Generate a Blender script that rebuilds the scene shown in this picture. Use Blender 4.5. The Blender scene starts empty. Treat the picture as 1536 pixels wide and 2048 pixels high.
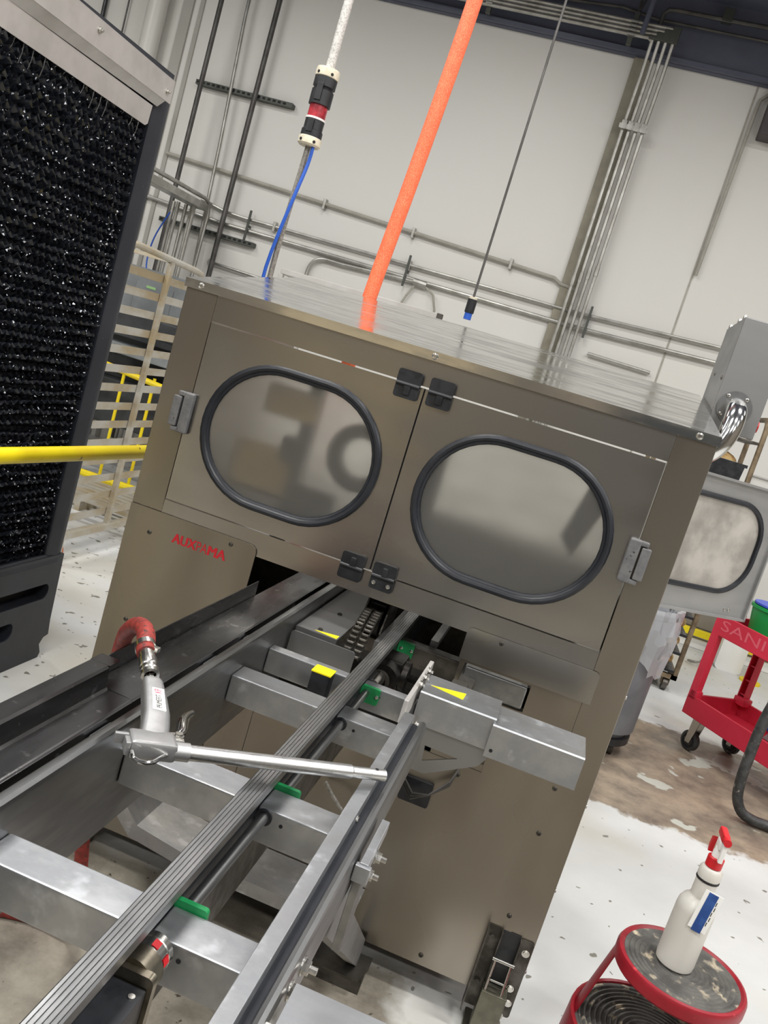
import bpy, bmesh, math, random
from mathutils import Vector, Matrix
random.seed(7)
PI = math.pi
sc = bpy.context.scene
col = sc.collection

# ------------------------------------------------------------------ camera
def col_srgb(r, g, b):
    f = lambda c: (c / 12.92 if c <= 0.04045 else ((c + 0.055) / 1.055) ** 2.4)
    return (f(r / 255), f(g / 255), f(b / 255), 1.0)

cam_d = bpy.data.cameras.new('camera'); cam = bpy.data.objects.new('camera', cam_d); col.objects.link(cam)
cam_d.sensor_fit = 'VERTICAL'; cam_d.sensor_height = 36.0; cam_d.lens = 1790 / 2048 * 36.0
cam_d.clip_start = 0.02; cam_d.clip_end = 60
RX = Vector((0.931231, 0.223878, 0.287556)); RY = -Vector((0.315681, -0.1013, -0.943443)); RZ = -Vector((-0.182086, 0.969338, -0.165008))
mw = Matrix((RX, RY, RZ)).transposed().to_4x4(); mw.translation = (0, 0, 1.55)
cam.matrix_world = mw
sc.camera = cam

# ------------------------------------------------------------------ world, lights, exposure
w = bpy.data.worlds.new('world'); sc.world = w; w.use_nodes = True
w.node_tree.nodes['Background'].inputs[0].default_value = (0.9, 0.95, 1.0, 1)
w.node_tree.nodes['Background'].inputs[1].default_value = 0.12
def area(name, loc, sx, sy, power, colr=(1, 0.985, 0.95)):
    d = bpy.data.lights.new(name, 'AREA'); d.shape = 'RECTANGLE'; d.size = sx; d.size_y = sy; d.energy = power; d.color = colr; d.spread = math.radians(178)
    o = bpy.data.objects.new(name, d); o.location = loc; col.objects.link(o); return o
LP = [(x, y) for y in (-3.8, -0.9, 2.0, 4.9) for x in (-5.2, -1.8, 1.6, 5.0)]
for i, (x, y) in enumerate(LP):
    area('ceiling_lamp', (x, y, 4.86), 1.25, 0.34, 82 if y < 4 else 33)
sc.view_settings.view_transform = 'Standard'; sc.view_settings.look = 'None'
sc.view_settings.exposure = 0.33; sc.view_settings.gamma = 1.0; sc.view_settings.use_curve_mapping = False

# ------------------------------------------------------------------ materials
MATS = {}
def nt(m): return m.node_tree.nodes, m.node_tree.links
def pbr(name, c, rough=0.5, metal=0.0, c2=None, scale=6.0, stretch=(1, 1, 1), rvar=0.0, bump=0.0, bscale=None, detail=4.0,
        contrast=(0.35, 0.65), coat=0.0, trans=0.0, spec=0.5, emit=None, alpha=1.0, c3=None, s3=40.0, t3=(0.62, 0.68)):
    m = bpy.data.materials.new(name); m.use_nodes = True; N, L = nt(m)
    b = N['Principled BSDF']
    b.inputs['Roughness'].default_value = rough; b.inputs['Metallic'].default_value = metal
    b.inputs['Base Color'].default_value = c; b.inputs['Specular IOR Level'].default_value = spec
    b.inputs['Coat Weight'].default_value = coat; b.inputs['Transmission Weight'].default_value = trans
    b.inputs['Alpha'].default_value = alpha
    if emit:
        b.inputs['Emission Color'].default_value = emit[0]; b.inputs['Emission Strength'].default_value = emit[1]
    if c2 or rvar or bump or c3:
        tc = N.new('ShaderNodeTexCoord'); mp = N.new('ShaderNodeMapping'); mp.inputs['Scale'].default_value = stretch
        gm = N.new('ShaderNodeNewGeometry')
        L.new(gm.outputs['Position'], mp.inputs['Vector'])
        nz = N.new('ShaderNodeTexNoise'); nz.inputs['Scale'].default_value = scale; nz.inputs['Detail'].default_value = detail
        nz.inputs['Roughness'].default_value = 0.62
        L.new(mp.outputs[0], nz.inputs['Vector'])
        mr = N.new('ShaderNodeMapRange'); mr.interpolation_type = 'SMOOTHSTEP'; mr.inputs[1].default_value = contrast[0]; mr.inputs[2].default_value = contrast[1]
        L.new(nz.outputs['Fac'], mr.inputs[0])
        out = None
        if c2:
            mx = N.new('ShaderNodeMix'); mx.data_type = 'RGBA'; mx.inputs[6].default_value = c; mx.inputs[7].default_value = c2
            L.new(mr.outputs[0], mx.inputs[0]); out = mx.outputs[2]
        if c3:
            n3 = N.new('ShaderNodeTexNoise'); n3.inputs['Scale'].default_value = s3; n3.inputs['Detail'].default_value = 3
            L.new(gm.outputs['Position'], n3.inputs['Vector'])
            m3 = N.new('ShaderNodeMapRange'); m3.interpolation_type = 'SMOOTHSTEP'; m3.inputs[1].default_value = t3[0]; m3.inputs[2].default_value = t3[1]
            L.new(n3.outputs['Fac'], m3.inputs[0])
            x3 = N.new('ShaderNodeMix'); x3.data_type = 'RGBA'; x3.inputs[7].default_value = c3
            if out: L.new(out, x3.inputs[6])
            else: x3.inputs[6].default_value = c
            L.new(m3.outputs[0], x3.inputs[0]); out = x3.outputs[2]
        if out: L.new(out, b.inputs['Base Color'])
        if rvar:
            r = N.new('ShaderNodeMapRange'); r.inputs[3].default_value = rough - rvar; r.inputs[4].default_value = rough + rvar
            L.new(mr.outputs[0], r.inputs[0]); L.new(r.outputs[0], b.inputs['Roughness'])
        if bump:
            bp = N.new('ShaderNodeBump'); bp.inputs['Strength'].default_value = bump; bp.inputs['Distance'].default_value = 0.002
            if bscale:
                n2 = N.new('ShaderNodeTexNoise'); n2.inputs['Scale'].default_value = bscale; n2.inputs['Detail'].default_value = 2
                L.new(mp.outputs[0], n2.inputs['Vector']); L.new(n2.outputs['Fac'], bp.inputs['Height'])
            else: L.new(nz.outputs['Fac'], bp.inputs['Height'])
            L.new(bp.outputs[0], b.inputs['Normal'])
    MATS[name] = m
    return m
S = col_srgb
steel = pbr('brushed_steel', S(174, 171, 166), 0.27, 1.0, S(153, 150, 146), 1.6, (1.2, 1, 2.6), 0.05, detail=2, c3=S(176, 171, 164), s3=2.6, t3=(0.5, 0.75))
steel_v = pbr('brushed_steel_vertical', S(158, 152, 143), 0.3, 1.0, S(142, 135, 125), 1.8, (2.2, 1, 0.9), 0.05, detail=2)
steel_roof = pbr('scuffed_roof_steel', S(234, 234, 231), 0.16, 1.0, S(204, 204, 202), 5.0, (0.8, 5, 3), 0.1, detail=6, c3=S(236, 236, 234), s3=9, t3=(0.55, 0.72))
steel_conv = pbr('worn_conveyor_steel', S(156, 157, 158), 0.36, 1.0, S(130, 131, 132), 5.0, (3, 0.7, 3), 0.07, detail=3)
steel_beam = pbr('scratched_beam_steel', S(186, 188, 191), 0.44, 1.0, S(164, 166, 170), 9.0, (1, 1.5, 1), 0.06, detail=5, c3=S(206, 209, 213), s3=22, t3=(0.56, 0.72))
steel_chan = pbr('reflect_dark_channel_steel', S(112, 112, 113), 0.3, 1.0, S(92, 92, 93), 5.0, (3, 0.7, 3), 0.06, detail=3, c3=S(150, 150, 150), s3=30, t3=(0.64, 0.72))  # channel steel coloured darker to stand in for its dark reflections
steel_dark = pbr('dirty_dark_steel', S(104, 101, 96), 0.5, 0.9, S(76, 73, 68), 8.0, (2, 2, 2), 0.1)
alu = pbr('aluminium', S(208, 205, 202), 0.55, 0.7, S(190, 187, 183), 4.0, (1, 1, 1), 0.04, c3=S(212, 209, 205), s3=14, t3=(0.6, 0.75))
alu_rack = pbr('dull_rack_aluminium', S(194, 191, 182), 0.5, 0.35, S(176, 160, 130), 3.0, (1, 1, 2), 0.1)
chrome = pbr('chrome', S(220, 220, 218), 0.13, 1.0)
zinc = pbr('zinc_bolt', S(205, 203, 198), 0.25, 1.0)
castgrey = pbr('grey_cast_latch', S(126, 126, 127), 0.5, 0.4, S(108, 108, 110), 40, (1, 1, 1), 0.06, c3=S(60, 58, 56), s3=90, t3=(0.68, 0.72))
gunmetal = pbr('cast_gun_silver', S(176, 176, 177), 0.42, 0.85, S(164, 164, 165), 30, (1, 1, 1), 0.04)
guntube = pbr('gun_tube_silver', S(204, 204, 204), 0.36, 1.0, S(180, 180, 180), 60, (1, 1, 1), 0.06)
rubber = pbr('black_rubber', S(22, 25, 32), 0.42, 0.0, S(30, 33, 40), 20)
blackpl = pbr('black_plastic', S(24, 26, 30), 0.4, 0.0, S(34, 36, 40), 25, rvar=0.06)
coolpl = pbr('cooler_black_plastic', S(37, 40, 48), 0.5, 0.0, S(44, 47, 55), 5, c3=S(66, 69, 76), s3=70, t3=(0.68, 0.78))
padm = pbr('wet_honeycomb_pad', S(30, 33, 41), 0.22, 0.0, S(48, 51, 58), 45, rvar=0.12, spec=0.6)
darkvoid = pbr('dark_recess', S(16, 17, 20), 0.7)
yellow = pbr('yellow_paint', S(236, 214, 20), 0.4, 0.0, S(228, 200, 26), 5, c3=S(120, 92, 40), s3=28, t3=(0.68, 0.74))
yellow_st = pbr('yellow_sticker', S(240, 220, 20), 0.45)
red = pbr('red_plastic', S(206, 44, 70), 0.5, 0.0, S(192, 36, 60), 4)
redp = pbr('dark_red_paint', S(150, 22, 38), 0.4, 0.0, S(128, 16, 30), 6, c3=S(188, 60, 66), s3=24, t3=(0.66, 0.74))
redbright = pbr('bright_red_plastic', S(190, 22, 32), 0.4)
redlogo = pbr('red_logo_ink', S(186, 22, 38), 0.5)
pink = pbr('magenta_ink', S(196, 24, 84), 0.5)
blackink = pbr('black_ink', S(24, 22, 24), 0.6)
redhose = pbr('red_rubber_hose', S(150, 52, 44), 0.6, 0.0, S(120, 40, 36), 60, bump=0.3, bscale=200, c3=S(78, 46, 42), s3=110, t3=(0.56, 0.66))
orange = pbr('orange_braided_hose', S(246, 108, 66), 0.55, 0.0, S(238, 98, 58), 30, c3=S(250, 150, 112), s3=420, t3=(0.5, 0.62))
green = pbr('green_nylon', S(24, 132, 74), 0.45, 0.0, S(18, 112, 62), 20)
greenbin = pbr('green_bin_plastic', S(20, 140, 66), 0.4)
bluec = pbr('blue_cable', S(44, 92, 190), 0.4)
cream = pbr('cream_plastic', S(222, 214, 192), 0.5, 0.0, S(204, 196, 174), 40)
redclear = pbr('red_translucent_plastic', S(206, 62, 74), 0.25, 0.0, S(150, 40, 52), 40, trans=0.25)
greyjacket = pbr('grey_cable_jacket', S(150, 146, 138), 0.5, 0.0, S(112, 108, 102), 120)
whitejacket = pbr('clear_cable_sleeve', S(206, 204, 200), 0.35, 0.0, S(160, 158, 154), 160, contrast=(0.45, 0.65))
conduit = pbr('galvanised_conduit', S(186, 185, 180), 0.38, 0.75, S(160, 158, 152), 8)
conduit_p = pbr('painted_conduit', S(176, 172, 162), 0.5, 0.0, S(160, 156, 146), 8)
conduit_d = pbr('dark_conduit', S(96, 94, 92), 0.45, 0.5, S(76, 74, 72), 8)
navy = pbr('dark_blue_steel_paint', S(92, 96, 112), 0.6, 0.0, S(84, 88, 104), 3)
pvc = pbr('white_drain_pipe', S(214, 212, 206), 0.35)
strutm = pbr('strut_channel', S(84, 86, 82), 0.5, 0.6)
cabgrey = pbr('grey_cabinet_paint', S(126, 130, 132), 0.5, 0.0, S(110, 114, 116), 4)
darkmach = pbr('dark_machine_paint', S(52, 54, 56), 0.5, 0.0, S(36, 38, 40), 6)
white_pl = pbr('white_plastic', S(226, 225, 222), 0.4)
bottlem = pbr('milky_bottle_plastic', S(212, 210, 204), 0.35, 0.0, S(214, 210, 202), 8, trans=0.12)
bluelab = pbr('blue_tag', S(44, 84, 150), 0.5, 0.0, S(30, 66, 130), 30)
treadm = pbr('worn_rubber_tread', S(92, 90, 86), 0.75, 0.0, S(66, 64, 62), 14, bump=0.3, bscale=120, c3=S(176, 164, 142), s3=26, t3=(0.56, 0.72))
canm = pbr('grey_can_plastic', S(112, 114, 118), 0.5, 0.0, S(98, 100, 104), 5)
bagm = pbr('clear_plastic_bag', S(222, 225, 230), 0.1, 0.0, trans=0.3, alpha=0.55, spec=0.9)
breadm = pbr('bread_crust', S(214, 184, 128), 0.8, 0.0, S(178, 134, 78), 14, bump=0.4, bscale=40)
jugm = pbr('white_jug_plastic', S(222, 222, 220), 0.35)
greytray = pbr('grey_tray_plastic', S(150, 150, 150), 0.5)
bronze = pbr('bronze_flange', S(158, 150, 134), 0.34, 1.0, S(132, 124, 110), 30)
oily = pbr('oily_gearbox_steel', S(60, 58, 56), 0.35, 0.9, S(36, 34, 32), 20)
doorgrey = pbr('grey_door_steel', S(150, 150, 150), 0.46, 0.9, S(138, 138, 138), 3, (1, 1, 3), 0.04, detail=2)
olive = pbr('leg_channel_steel', S(128, 126, 112), 0.45, 0.8, S(104, 102, 90), 10)
nearwall = pbr('near_wall_brown', S(120, 111, 100), 0.8, 0.0, S(96, 90, 82), 0.6)
sidewall = pbr('side_wall_paint', S(176, 174, 168), 0.75, 0.0, S(160, 158, 150), 0.8)
tancard = pbr('tan_cardboard', S(196, 168, 116), 0.8)
diffuser = pbr('paper_white', S(235, 235, 232), 0.8)
bluehose = pbr('blue_rubber_hose', S(20, 66, 120), 0.4)
blackhose = pbr('dark_grey_hose', S(70, 70, 70), 0.5, 0.2, S(48, 48, 48), 25, c3=S(140, 136, 128), s3=40, t3=(0.6, 0.75))

def glass_mat(name, c, rough, trans, metal=0.0):
    return pbr(name, c, rough, metal, trans=trans, spec=0.6)
pane_m = pbr('frosted_scratched_pane', S(216, 214, 208), 0.38, 0.0, S(200, 198, 192), 3, (1, 1, 2), 0.05, trans=0.92, spec=0.7, detail=2)
pane_m2 = pbr('hazy_side_pane', S(222, 217, 210), 0.3, 0.0, S(178, 174, 168), 6, trans=0.5)

def wall_material():
    m = bpy.data.materials.new('painted_concrete_wall'); m.use_nodes = True; N, L = nt(m); b = N['Principled BSDF']
    g = N.new('ShaderNodeNewGeometry'); n = N.new('ShaderNodeTexNoise'); n.inputs['Scale'].default_value = 0.9; n.inputs['Detail'].default_value = 5
    L.new(g.outputs['Position'], n.inputs['Vector'])
    r = N.new('ShaderNodeValToRGB'); r.color_ramp.elements[0].position = 0.3; r.color_ramp.elements[1].position = 0.7
    r.color_ramp.elements[0].color = S(222, 220, 214); r.color_ramp.elements[1].color = S(222, 221, 217)
    L.new(n.outputs['Fac'], r.inputs[0]); L.new(r.outputs[0], b.inputs['Base Color']); b.inputs['Roughness'].default_value = 0.42
    n2 = N.new('ShaderNodeTexNoise'); n2.inputs['Scale'].default_value = 1.5; L.new(g.outputs['Position'], n2.inputs['Vector'])
    bp = N.new('ShaderNodeBump'); bp.inputs['Strength'].default_value = 0.25; bp.inputs['Distance'].default_value = 0.02
    L.new(n2.outputs['Fac'], bp.inputs['Height']); L.new(bp.outputs[0], b.inputs['Normal'])
    return m
wallm = wall_material()

def floor_material():
    m = bpy.data.materials.new('worn_epoxy_floor'); m.use_nodes = True; N, L = nt(m); b = N['Principled BSDF']
    g = N.new('ShaderNodeNewGeometry'); P = g.outputs['Position']
    def noise(sc_, det=4, rough=0.6):
        n = N.new('ShaderNodeTexNoise'); n.inputs['Scale'].default_value = sc_; n.inputs['Detail'].default_value = det
        n.inputs['Roughness'].default_value = rough; L.new(P, n.inputs['Vector']); return n.outputs['Fac']
    def ramp(fac, a, b_, lo=0.0, hi=1.0):
        r = N.new('ShaderNodeMapRange'); r.inputs[1].default_value = a; r.inputs[2].default_value = b_
        r.inputs[3].default_value = lo; r.inputs[4].default_value = hi; L.new(fac, r.inputs[0]); return r.outputs[0]
    def math_(op, a, b_=None):
        n = N.new('ShaderNodeMath'); n.operation = op
        for i, v in enumerate((a, b_)):
            if v is None: continue
            if isinstance(v, (int, float)): n.inputs[i].default_value = v
            else: L.new(v, n.inputs[i])
        return n.outputs[0]
    def mix(f, a, b_):
        n = N.new('ShaderNodeMix'); n.data_type = 'RGBA'
        for k, v in ((0, f), (6, a), (7, b_)):
            if isinstance(v, tuple): n.inputs[k].default_value = v
            else: L.new(v, n.inputs[k])
        return n.outputs[2]
    sx = N.new('ShaderNodeSeparateXYZ'); L.new(P, sx.inputs[0]); X, Y = sx.outputs[0], sx.outputs[1]
    base = mix(ramp(noise(1.6, 6), 0.35, 0.7), S(212, 213, 212), S(197, 198, 197))
    tan = mix(math_('MULTIPLY', ramp(noise(0.8, 3), 0.5, 0.75), 0.5), base, S(206, 192, 158))
    # small chips in the paint, showing grey concrete
    spec = ramp(math_('ADD', noise(20, 2, 0.5), ramp(X, -0.9, -1.3, 0.0, 0.055)), 0.70, 0.72)
    chips = mix(spec, tan, S(128, 126, 118))
    spec2 = ramp(noise(7, 3, 0.6), 0.735, 0.75)
    chips = mix(spec2, chips, S(150, 142, 122))
    # big worn rectangle behind the machine
    wob = math_('MULTIPLY', math_('SUBTRACT', noise(3.0, 5), 0.5), 0.36)
    wob2 = math_('MULTIPLY', math_('SUBTRACT', noise(14.0, 4), 0.5), 0.1)
    yy = math_('ADD', math_('ADD', Y, wob), wob2)
    m1 = math_('MULTIPLY', ramp(yy, 3.80, 3.83), ramp(yy, 5.20, 5.23, 1.0, 0.0))
    m1 = math_('MULTIPLY', m1, ramp(X, -0.3, -0.2))
    brown = mix(ramp(noise(4.5, 7, 0.7), 0.38, 0.66), S(162, 147, 128), S(106, 97, 88))
    isl = ramp(noise(2.6, 4, 0.55), 0.585, 0.60)
    brown = mix(isl, brown, S(186, 188, 178))
    out = mix(m1, chips, brown)
    # bare dirty concrete under the conveyor; unseen spread around it added to darken reflections
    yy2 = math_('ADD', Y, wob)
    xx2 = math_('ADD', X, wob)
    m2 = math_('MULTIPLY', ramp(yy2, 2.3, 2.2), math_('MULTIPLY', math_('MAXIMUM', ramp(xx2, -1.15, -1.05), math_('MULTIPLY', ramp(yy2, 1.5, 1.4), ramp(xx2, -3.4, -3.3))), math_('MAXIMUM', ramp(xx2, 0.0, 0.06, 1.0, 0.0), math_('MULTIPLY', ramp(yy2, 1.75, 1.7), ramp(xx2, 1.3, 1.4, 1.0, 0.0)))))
    dirt_and_dimmer = mix(ramp(noise(6, 7, 0.7), 0.36, 0.66), S(150, 144, 132), S(104, 98, 88))
    dirt_and_dimmer = mix(ramp(noise(28, 3), 0.66, 0.7), dirt_and_dimmer, S(66, 58, 50))
    out = mix(m2, out, dirt_and_dimmer)
    L.new(out, b.inputs['Base Color'])
    L.new(ramp(noise(5), 0.3, 0.7, 0.32, 0.55), b.inputs['Roughness'])
    bp = N.new('ShaderNodeBump'); bp.inputs['Strength'].default_value = 0.2; bp.inputs['Distance'].default_value = 0.004
    L.new(noise(30, 4), bp.inputs['Height']); L.new(bp.outputs[0], b.inputs['Normal'])
    return m
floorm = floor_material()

# ------------------------------------------------------------------ mesh builder
class MB:
    def __init__(s): s.bm = bmesh.new(); s.M = None
    def _t(s, vs):
        if s.M is not None: bmesh.ops.transform(s.bm, matrix=s.M, verts=list(vs))
        return s
    def box(s, x0, x1, y0, y1, z0, z1, b=0.0, seg=2):
        c = [(x, y, z) for x in (x0, x1) for y in (y0, y1) for z in (z0, z1)]
        v = [s.bm.verts.new(p) for p in c]
        fs = [s.bm.faces.new([v[i] for i in f]) for f in ((0, 1, 3, 2), (4, 6, 7, 5), (0, 4, 5, 1), (2, 3, 7, 6), (0, 2, 6, 4), (1, 5, 7, 3))]
        vs = set(v)
        if b > 0:
            es = set(e for f in fs for e in f.edges)
            r = bmesh.ops.bevel(s.bm, geom=list(es), offset=b, segments=seg, affect='EDGES', profile=0.5)
            vs = set(r['verts']) | set(x for x in v if x.is_valid)
        return s._t(vs)
    def _frame(s, d):
        d = d.normalized(); a = Vector((0, 0, 1)) if abs(d.z) < 0.9 else Vector((1, 0, 0))
        u = d.cross(a).normalized(); return u, d.cross(u).normalized()
    def cyl(s, a, b, r, seg=16, r2=None, cap=True):
        a, b = Vector(a), Vector(b); u, v = s._frame(b - a); r2 = r if r2 is None else r2
        A = [s.bm.verts.new(a + (u * math.cos(2 * PI * i / seg) + v * math.sin(2 * PI * i / seg)) * r) for i in range(seg)]
        B = [s.bm.verts.new(b + (u * math.cos(2 * PI * i / seg) + v * math.sin(2 * PI * i / seg)) * r2) for i in range(seg)]
        for i in range(seg):
            j = (i + 1) % seg; s.bm.faces.new((A[i], A[j], B[j], B[i]))
        if cap: s.bm.faces.new(A[::-1]); s.bm.faces.new(B)
        return s._t(A + B)
    def tube(s, path, r, seg=10, closed=False, cap=True):
        P = [Vector(p) for p in path]; n = len(P); rings = []
        u = None
        for i, p in enumerate(P):
            if closed: d = P[(i + 1) % n] - P[i - 1]
            else: d = (P[min(i + 1, n - 1)] - P[max(i - 1, 0)])
            d.normalize()
            if u is None: u, v = s._frame(d)
            else:
                u = (u - d * u.dot(d)).normalized(); v = d.cross(u).normalized()
            rr = r[i] if isinstance(r, (list, tuple)) else r
            rings.append([s.bm.verts.new(p + (u * math.cos(2 * PI * k / seg) + v * math.sin(2 * PI * k / seg)) * rr) for k in range(seg)])
        for i in range(n if closed else n - 1):
            A, B = rings[i], rings[(i + 1) % n]
            off = 0
            if closed and i == n - 1:
                off = min(range(seg), key=lambda o: (A[0].co - B[o].co).length)
            for k in range(seg):
                j = (k + 1) % seg; s.bm.faces.new((A[k], A[j], B[(j + off) % seg], B[(k + off) % seg]))
        if cap and not closed: s.bm.faces.new(rings[0][::-1]); s.bm.faces.new(rings[-1])
        return s._t([v for R_ in rings for v in R_])
    def prism(s, pts, d0, d1, axis='y', b=0.0):
        f = {'x': lambda p, d: (d, p[0], p[1]), 'y': lambda p, d: (p[0], d, p[1]), 'z': lambda p, d: (p[0], p[1], d)}[axis]
        A = [s.bm.verts.new(f(p, d0)) for p in pts]; B = [s.bm.verts.new(f(p, d1)) for p in pts]; n = len(pts)
        s.bm.faces.new(A); s.bm.faces.new(B[::-1])
        for i in range(n):
            j = (i + 1) % n; s.bm.faces.new((A[i], B[i], B[j], A[j]))
        return s._t(A + B)
    def lathe(s, prof, c=(0, 0, 0), axis=(0, 0, 1), seg=24, a0=0.0, a1=2 * PI):
        c = Vector(c); d = Vector(axis).normalized(); u, v = s._frame(d); full = abs(a1 - a0 - 2 * PI) < 1e-6
        n = seg if full else seg + 1; rings = []
        for r, h in prof:
            if r < 1e-6: rings.append([s.bm.verts.new(c + d * h)])
            else: rings.append([s.bm.verts.new(c + d * h + (u * math.cos(a0 + (a1 - a0) * i / seg) + v * math.sin(a0 + (a1 - a0) * i / seg)) * r) for i in range(n)])
        for A, B in zip(rings, rings[1:]):
            for i in range(seg):
                j = (i + 1) % n
                if len(A) == 1 and len(B) == 1: continue
                if len(A) == 1: s.bm.faces.new((A[0], B[j], B[i]))
                elif len(B) == 1: s.bm.faces.new((A[i], A[j], B[0]))
                else: s.bm.faces.new((A[i], A[j], B[j], B[i]))
        return s._t([v for R_ in rings for v in R_])
    def holed(s, outer, inners, y0, y1, axis='y'):
        """flat plate with holes, thickened along axis"""
        f = {'x': lambda p, d: (d, p[0], p[1]), 'y': lambda p, d: (p[0], d, p[1]), 'z': lambda p, d: (p[0], p[1], d)}[axis]
        es = []
        for loop in [outer] + inners:
            vs = [s.bm.verts.new(f(p, y0)) for p in loop]
            es += [s.bm.edges.new((vs[i], vs[(i + 1) % len(vs)])) for i in range(len(vs))]
        r = bmesh.ops.triangle_fill(s.bm, use_beauty=True, use_dissolve=False, edges=es)
        fs = [g for g in r['geom'] if isinstance(g, bmesh.types.BMFace)]
        allv = set(v for f_ in fs for v in f_.verts)
        e = bmesh.ops.extrude_face_region(s.bm, geom=fs)
        nv = [g for g in e['geom'] if isinstance(g, bmesh.types.BMVert)]
        k = {'x': (y1 - y0, 0, 0), 'y': (0, y1 - y0, 0), 'z': (0, 0, y1 - y0)}[axis]
        bmesh.ops.translate(s.bm, vec=k, verts=nv)
        return s._t(list(allv) + nv)
    def quad(s, *ps):
        vs = [s.bm.verts.new(p) for p in ps]; s.bm.faces.new(vs); return s._t(vs)
    def ball(s, c, r, sx=1, sy=1, sz=1, u=12, v=8):
        r_ = bmesh.ops.create_uvsphere(s.bm, u_segments=u, v_segments=v, radius=r)
        bmesh.ops.scale(s.bm, vec=(sx, sy, sz), verts=r_['verts']); bmesh.ops.translate(s.bm, vec=c, verts=r_['verts'])
        return s._t(r_['verts'])
    def hexbolt(s, c, d, r=0.008, h=0.006, shank=0.0):
        c, d = Vector(c), Vector(d).normalized(); s.cyl(c, c + d * h, r, 6); s.cyl(c - d * 0.0005, c + d * 0.0015, r * 1.35, 12)
        if shank: s.cyl(c + d * h, c + d * (h + shank), r * 0.55, 8)
        return s
    def button(s, c, d, r=0.006):
        c, d = Vector(c), Vector(d).normalized()
        s.lathe([(r, 0), (r, 0.0012), (r * 0.85, 0.003), (r * 0.5, 0.0036), (r * 0.45, 0.0012), (0, 0.0012)], c, d, 12)
        return s

ROOTLOC = {}
def root_of(p):
    while p.parent is not None: p = p.parent
    return p
def finish(mb, name, mat, origin, sharp=35):
    bm = mb.bm
    bmesh.ops.recalc_face_normals(bm, faces=bm.faces)
    for f in bm.faces: f.smooth = True
    if origin.length: bmesh.ops.translate(bm, vec=-origin, verts=bm.verts)
    me = bpy.data.meshes.new(name); bm.to_mesh(me); bm.free()
    me.set_sharp_from_angle(angle=math.radians(sharp))
    me.materials.append(mat)
    o = bpy.data.objects.new(name, me); col.objects.link(o)
    wn = o.modifiers.new('normals', 'WEIGHTED_NORMAL'); wn.keep_sharp = True; wn.weight = 80
    return o
def part(mb, name, mat, parent, label=None, kind=None, sharp=35):
    r = root_of(parent)
    o = finish(mb, name, mat, Vector(ROOTLOC[r.name]), sharp); o.parent = parent
    if label: o['label'] = label
    if kind: o['kind'] = kind
    return o
def thing(name, label, cat, loc, group=None):
    o = bpy.data.objects.new(name, None); o.empty_display_size = 0.1; col.objects.link(o); o.location = loc
    ROOTLOC[o.name] = tuple(loc); o['label'] = label; o['category'] = cat
    if group: o['group'] = group
    return o
def solo(mb, name, mat, label, cat, group=None, kind=None):
    xs = [v.co for v in mb.bm.verts]
    og = Vector(((min(v.x for v in xs) + max(v.x for v in xs)) / 2, (min(v.y for v in xs) + max(v.y for v in xs)) / 2, min(v.z for v in xs)))
    o = finish(mb, name, mat, og); o.location = og; ROOTLOC[o.name] = tuple(og)
    if label: o['label'] = label
    if cat: o['category'] = cat
    if group: o['group'] = group
    if kind: o['kind'] = kind
    return o
def struct(mb, name, mat): return solo(mb, name, mat, None, None, None, 'structure')
def share(o, parent, delta=(0, 0, 0), M=None):
    """copy of a part that shares its mesh"""
    c = o.copy(); col.objects.link(c); c.parent = parent
    if M is not None: c.matrix_local = M
    else: c.location = Vector(o.location) + Vector(delta)
    return c
def dup(root, loc, rotz=0.0, label=None):
    r = root.copy(); col.objects.link(r); r.location = loc; r.rotation_euler = (0, 0, rotz); ROOTLOC[r.name] = tuple(loc)
    if label: r['label'] = label
    for ch in list(root.children):
        c = ch.copy(); col.objects.link(c); c.parent = r
        for g in list(ch.children):
            d = g.copy(); col.objects.link(d); d.parent = c
    return r
def stadium(x0, x1, z0, z1, n=14, grow=0.0):
    x0 -= grow; x1 += grow; z0 -= grow; z1 += grow
    r = (z1 - z0) / 2; zc = (z0 + z1) / 2; pts = []
    for i in range(n + 1): a = -PI / 2 + PI * i / n; pts.append((x1 - r + r * math.cos(a), zc + r * math.sin(a)))
    for i in range(n + 1): a = PI / 2 + PI * i / n; pts.append((x0 + r + r * math.cos(a), zc + r * math.sin(a)))
    return pts
def rrect(x0, x1, z0, z1, r, n=4, corners=(1, 1, 1, 1)):
    pts = []
    for k, (cx, cz, a) in enumerate(((x1 - r, z0 + r, -PI / 2), (x1 - r, z1 - r, 0), (x0 + r, z1 - r, PI / 2), (x0 + r, z0 + r, PI))):
        if corners[k]:
            for i in range(n + 1): t = a + PI / 2 * i / n; pts.append((cx + r * math.cos(t), cz + r * math.sin(t)))
        else:
            pts.append((cx + (r if k in (0, 1) else -r), cz + (r if k in (1, 2) else -r)))
    return pts
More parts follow.
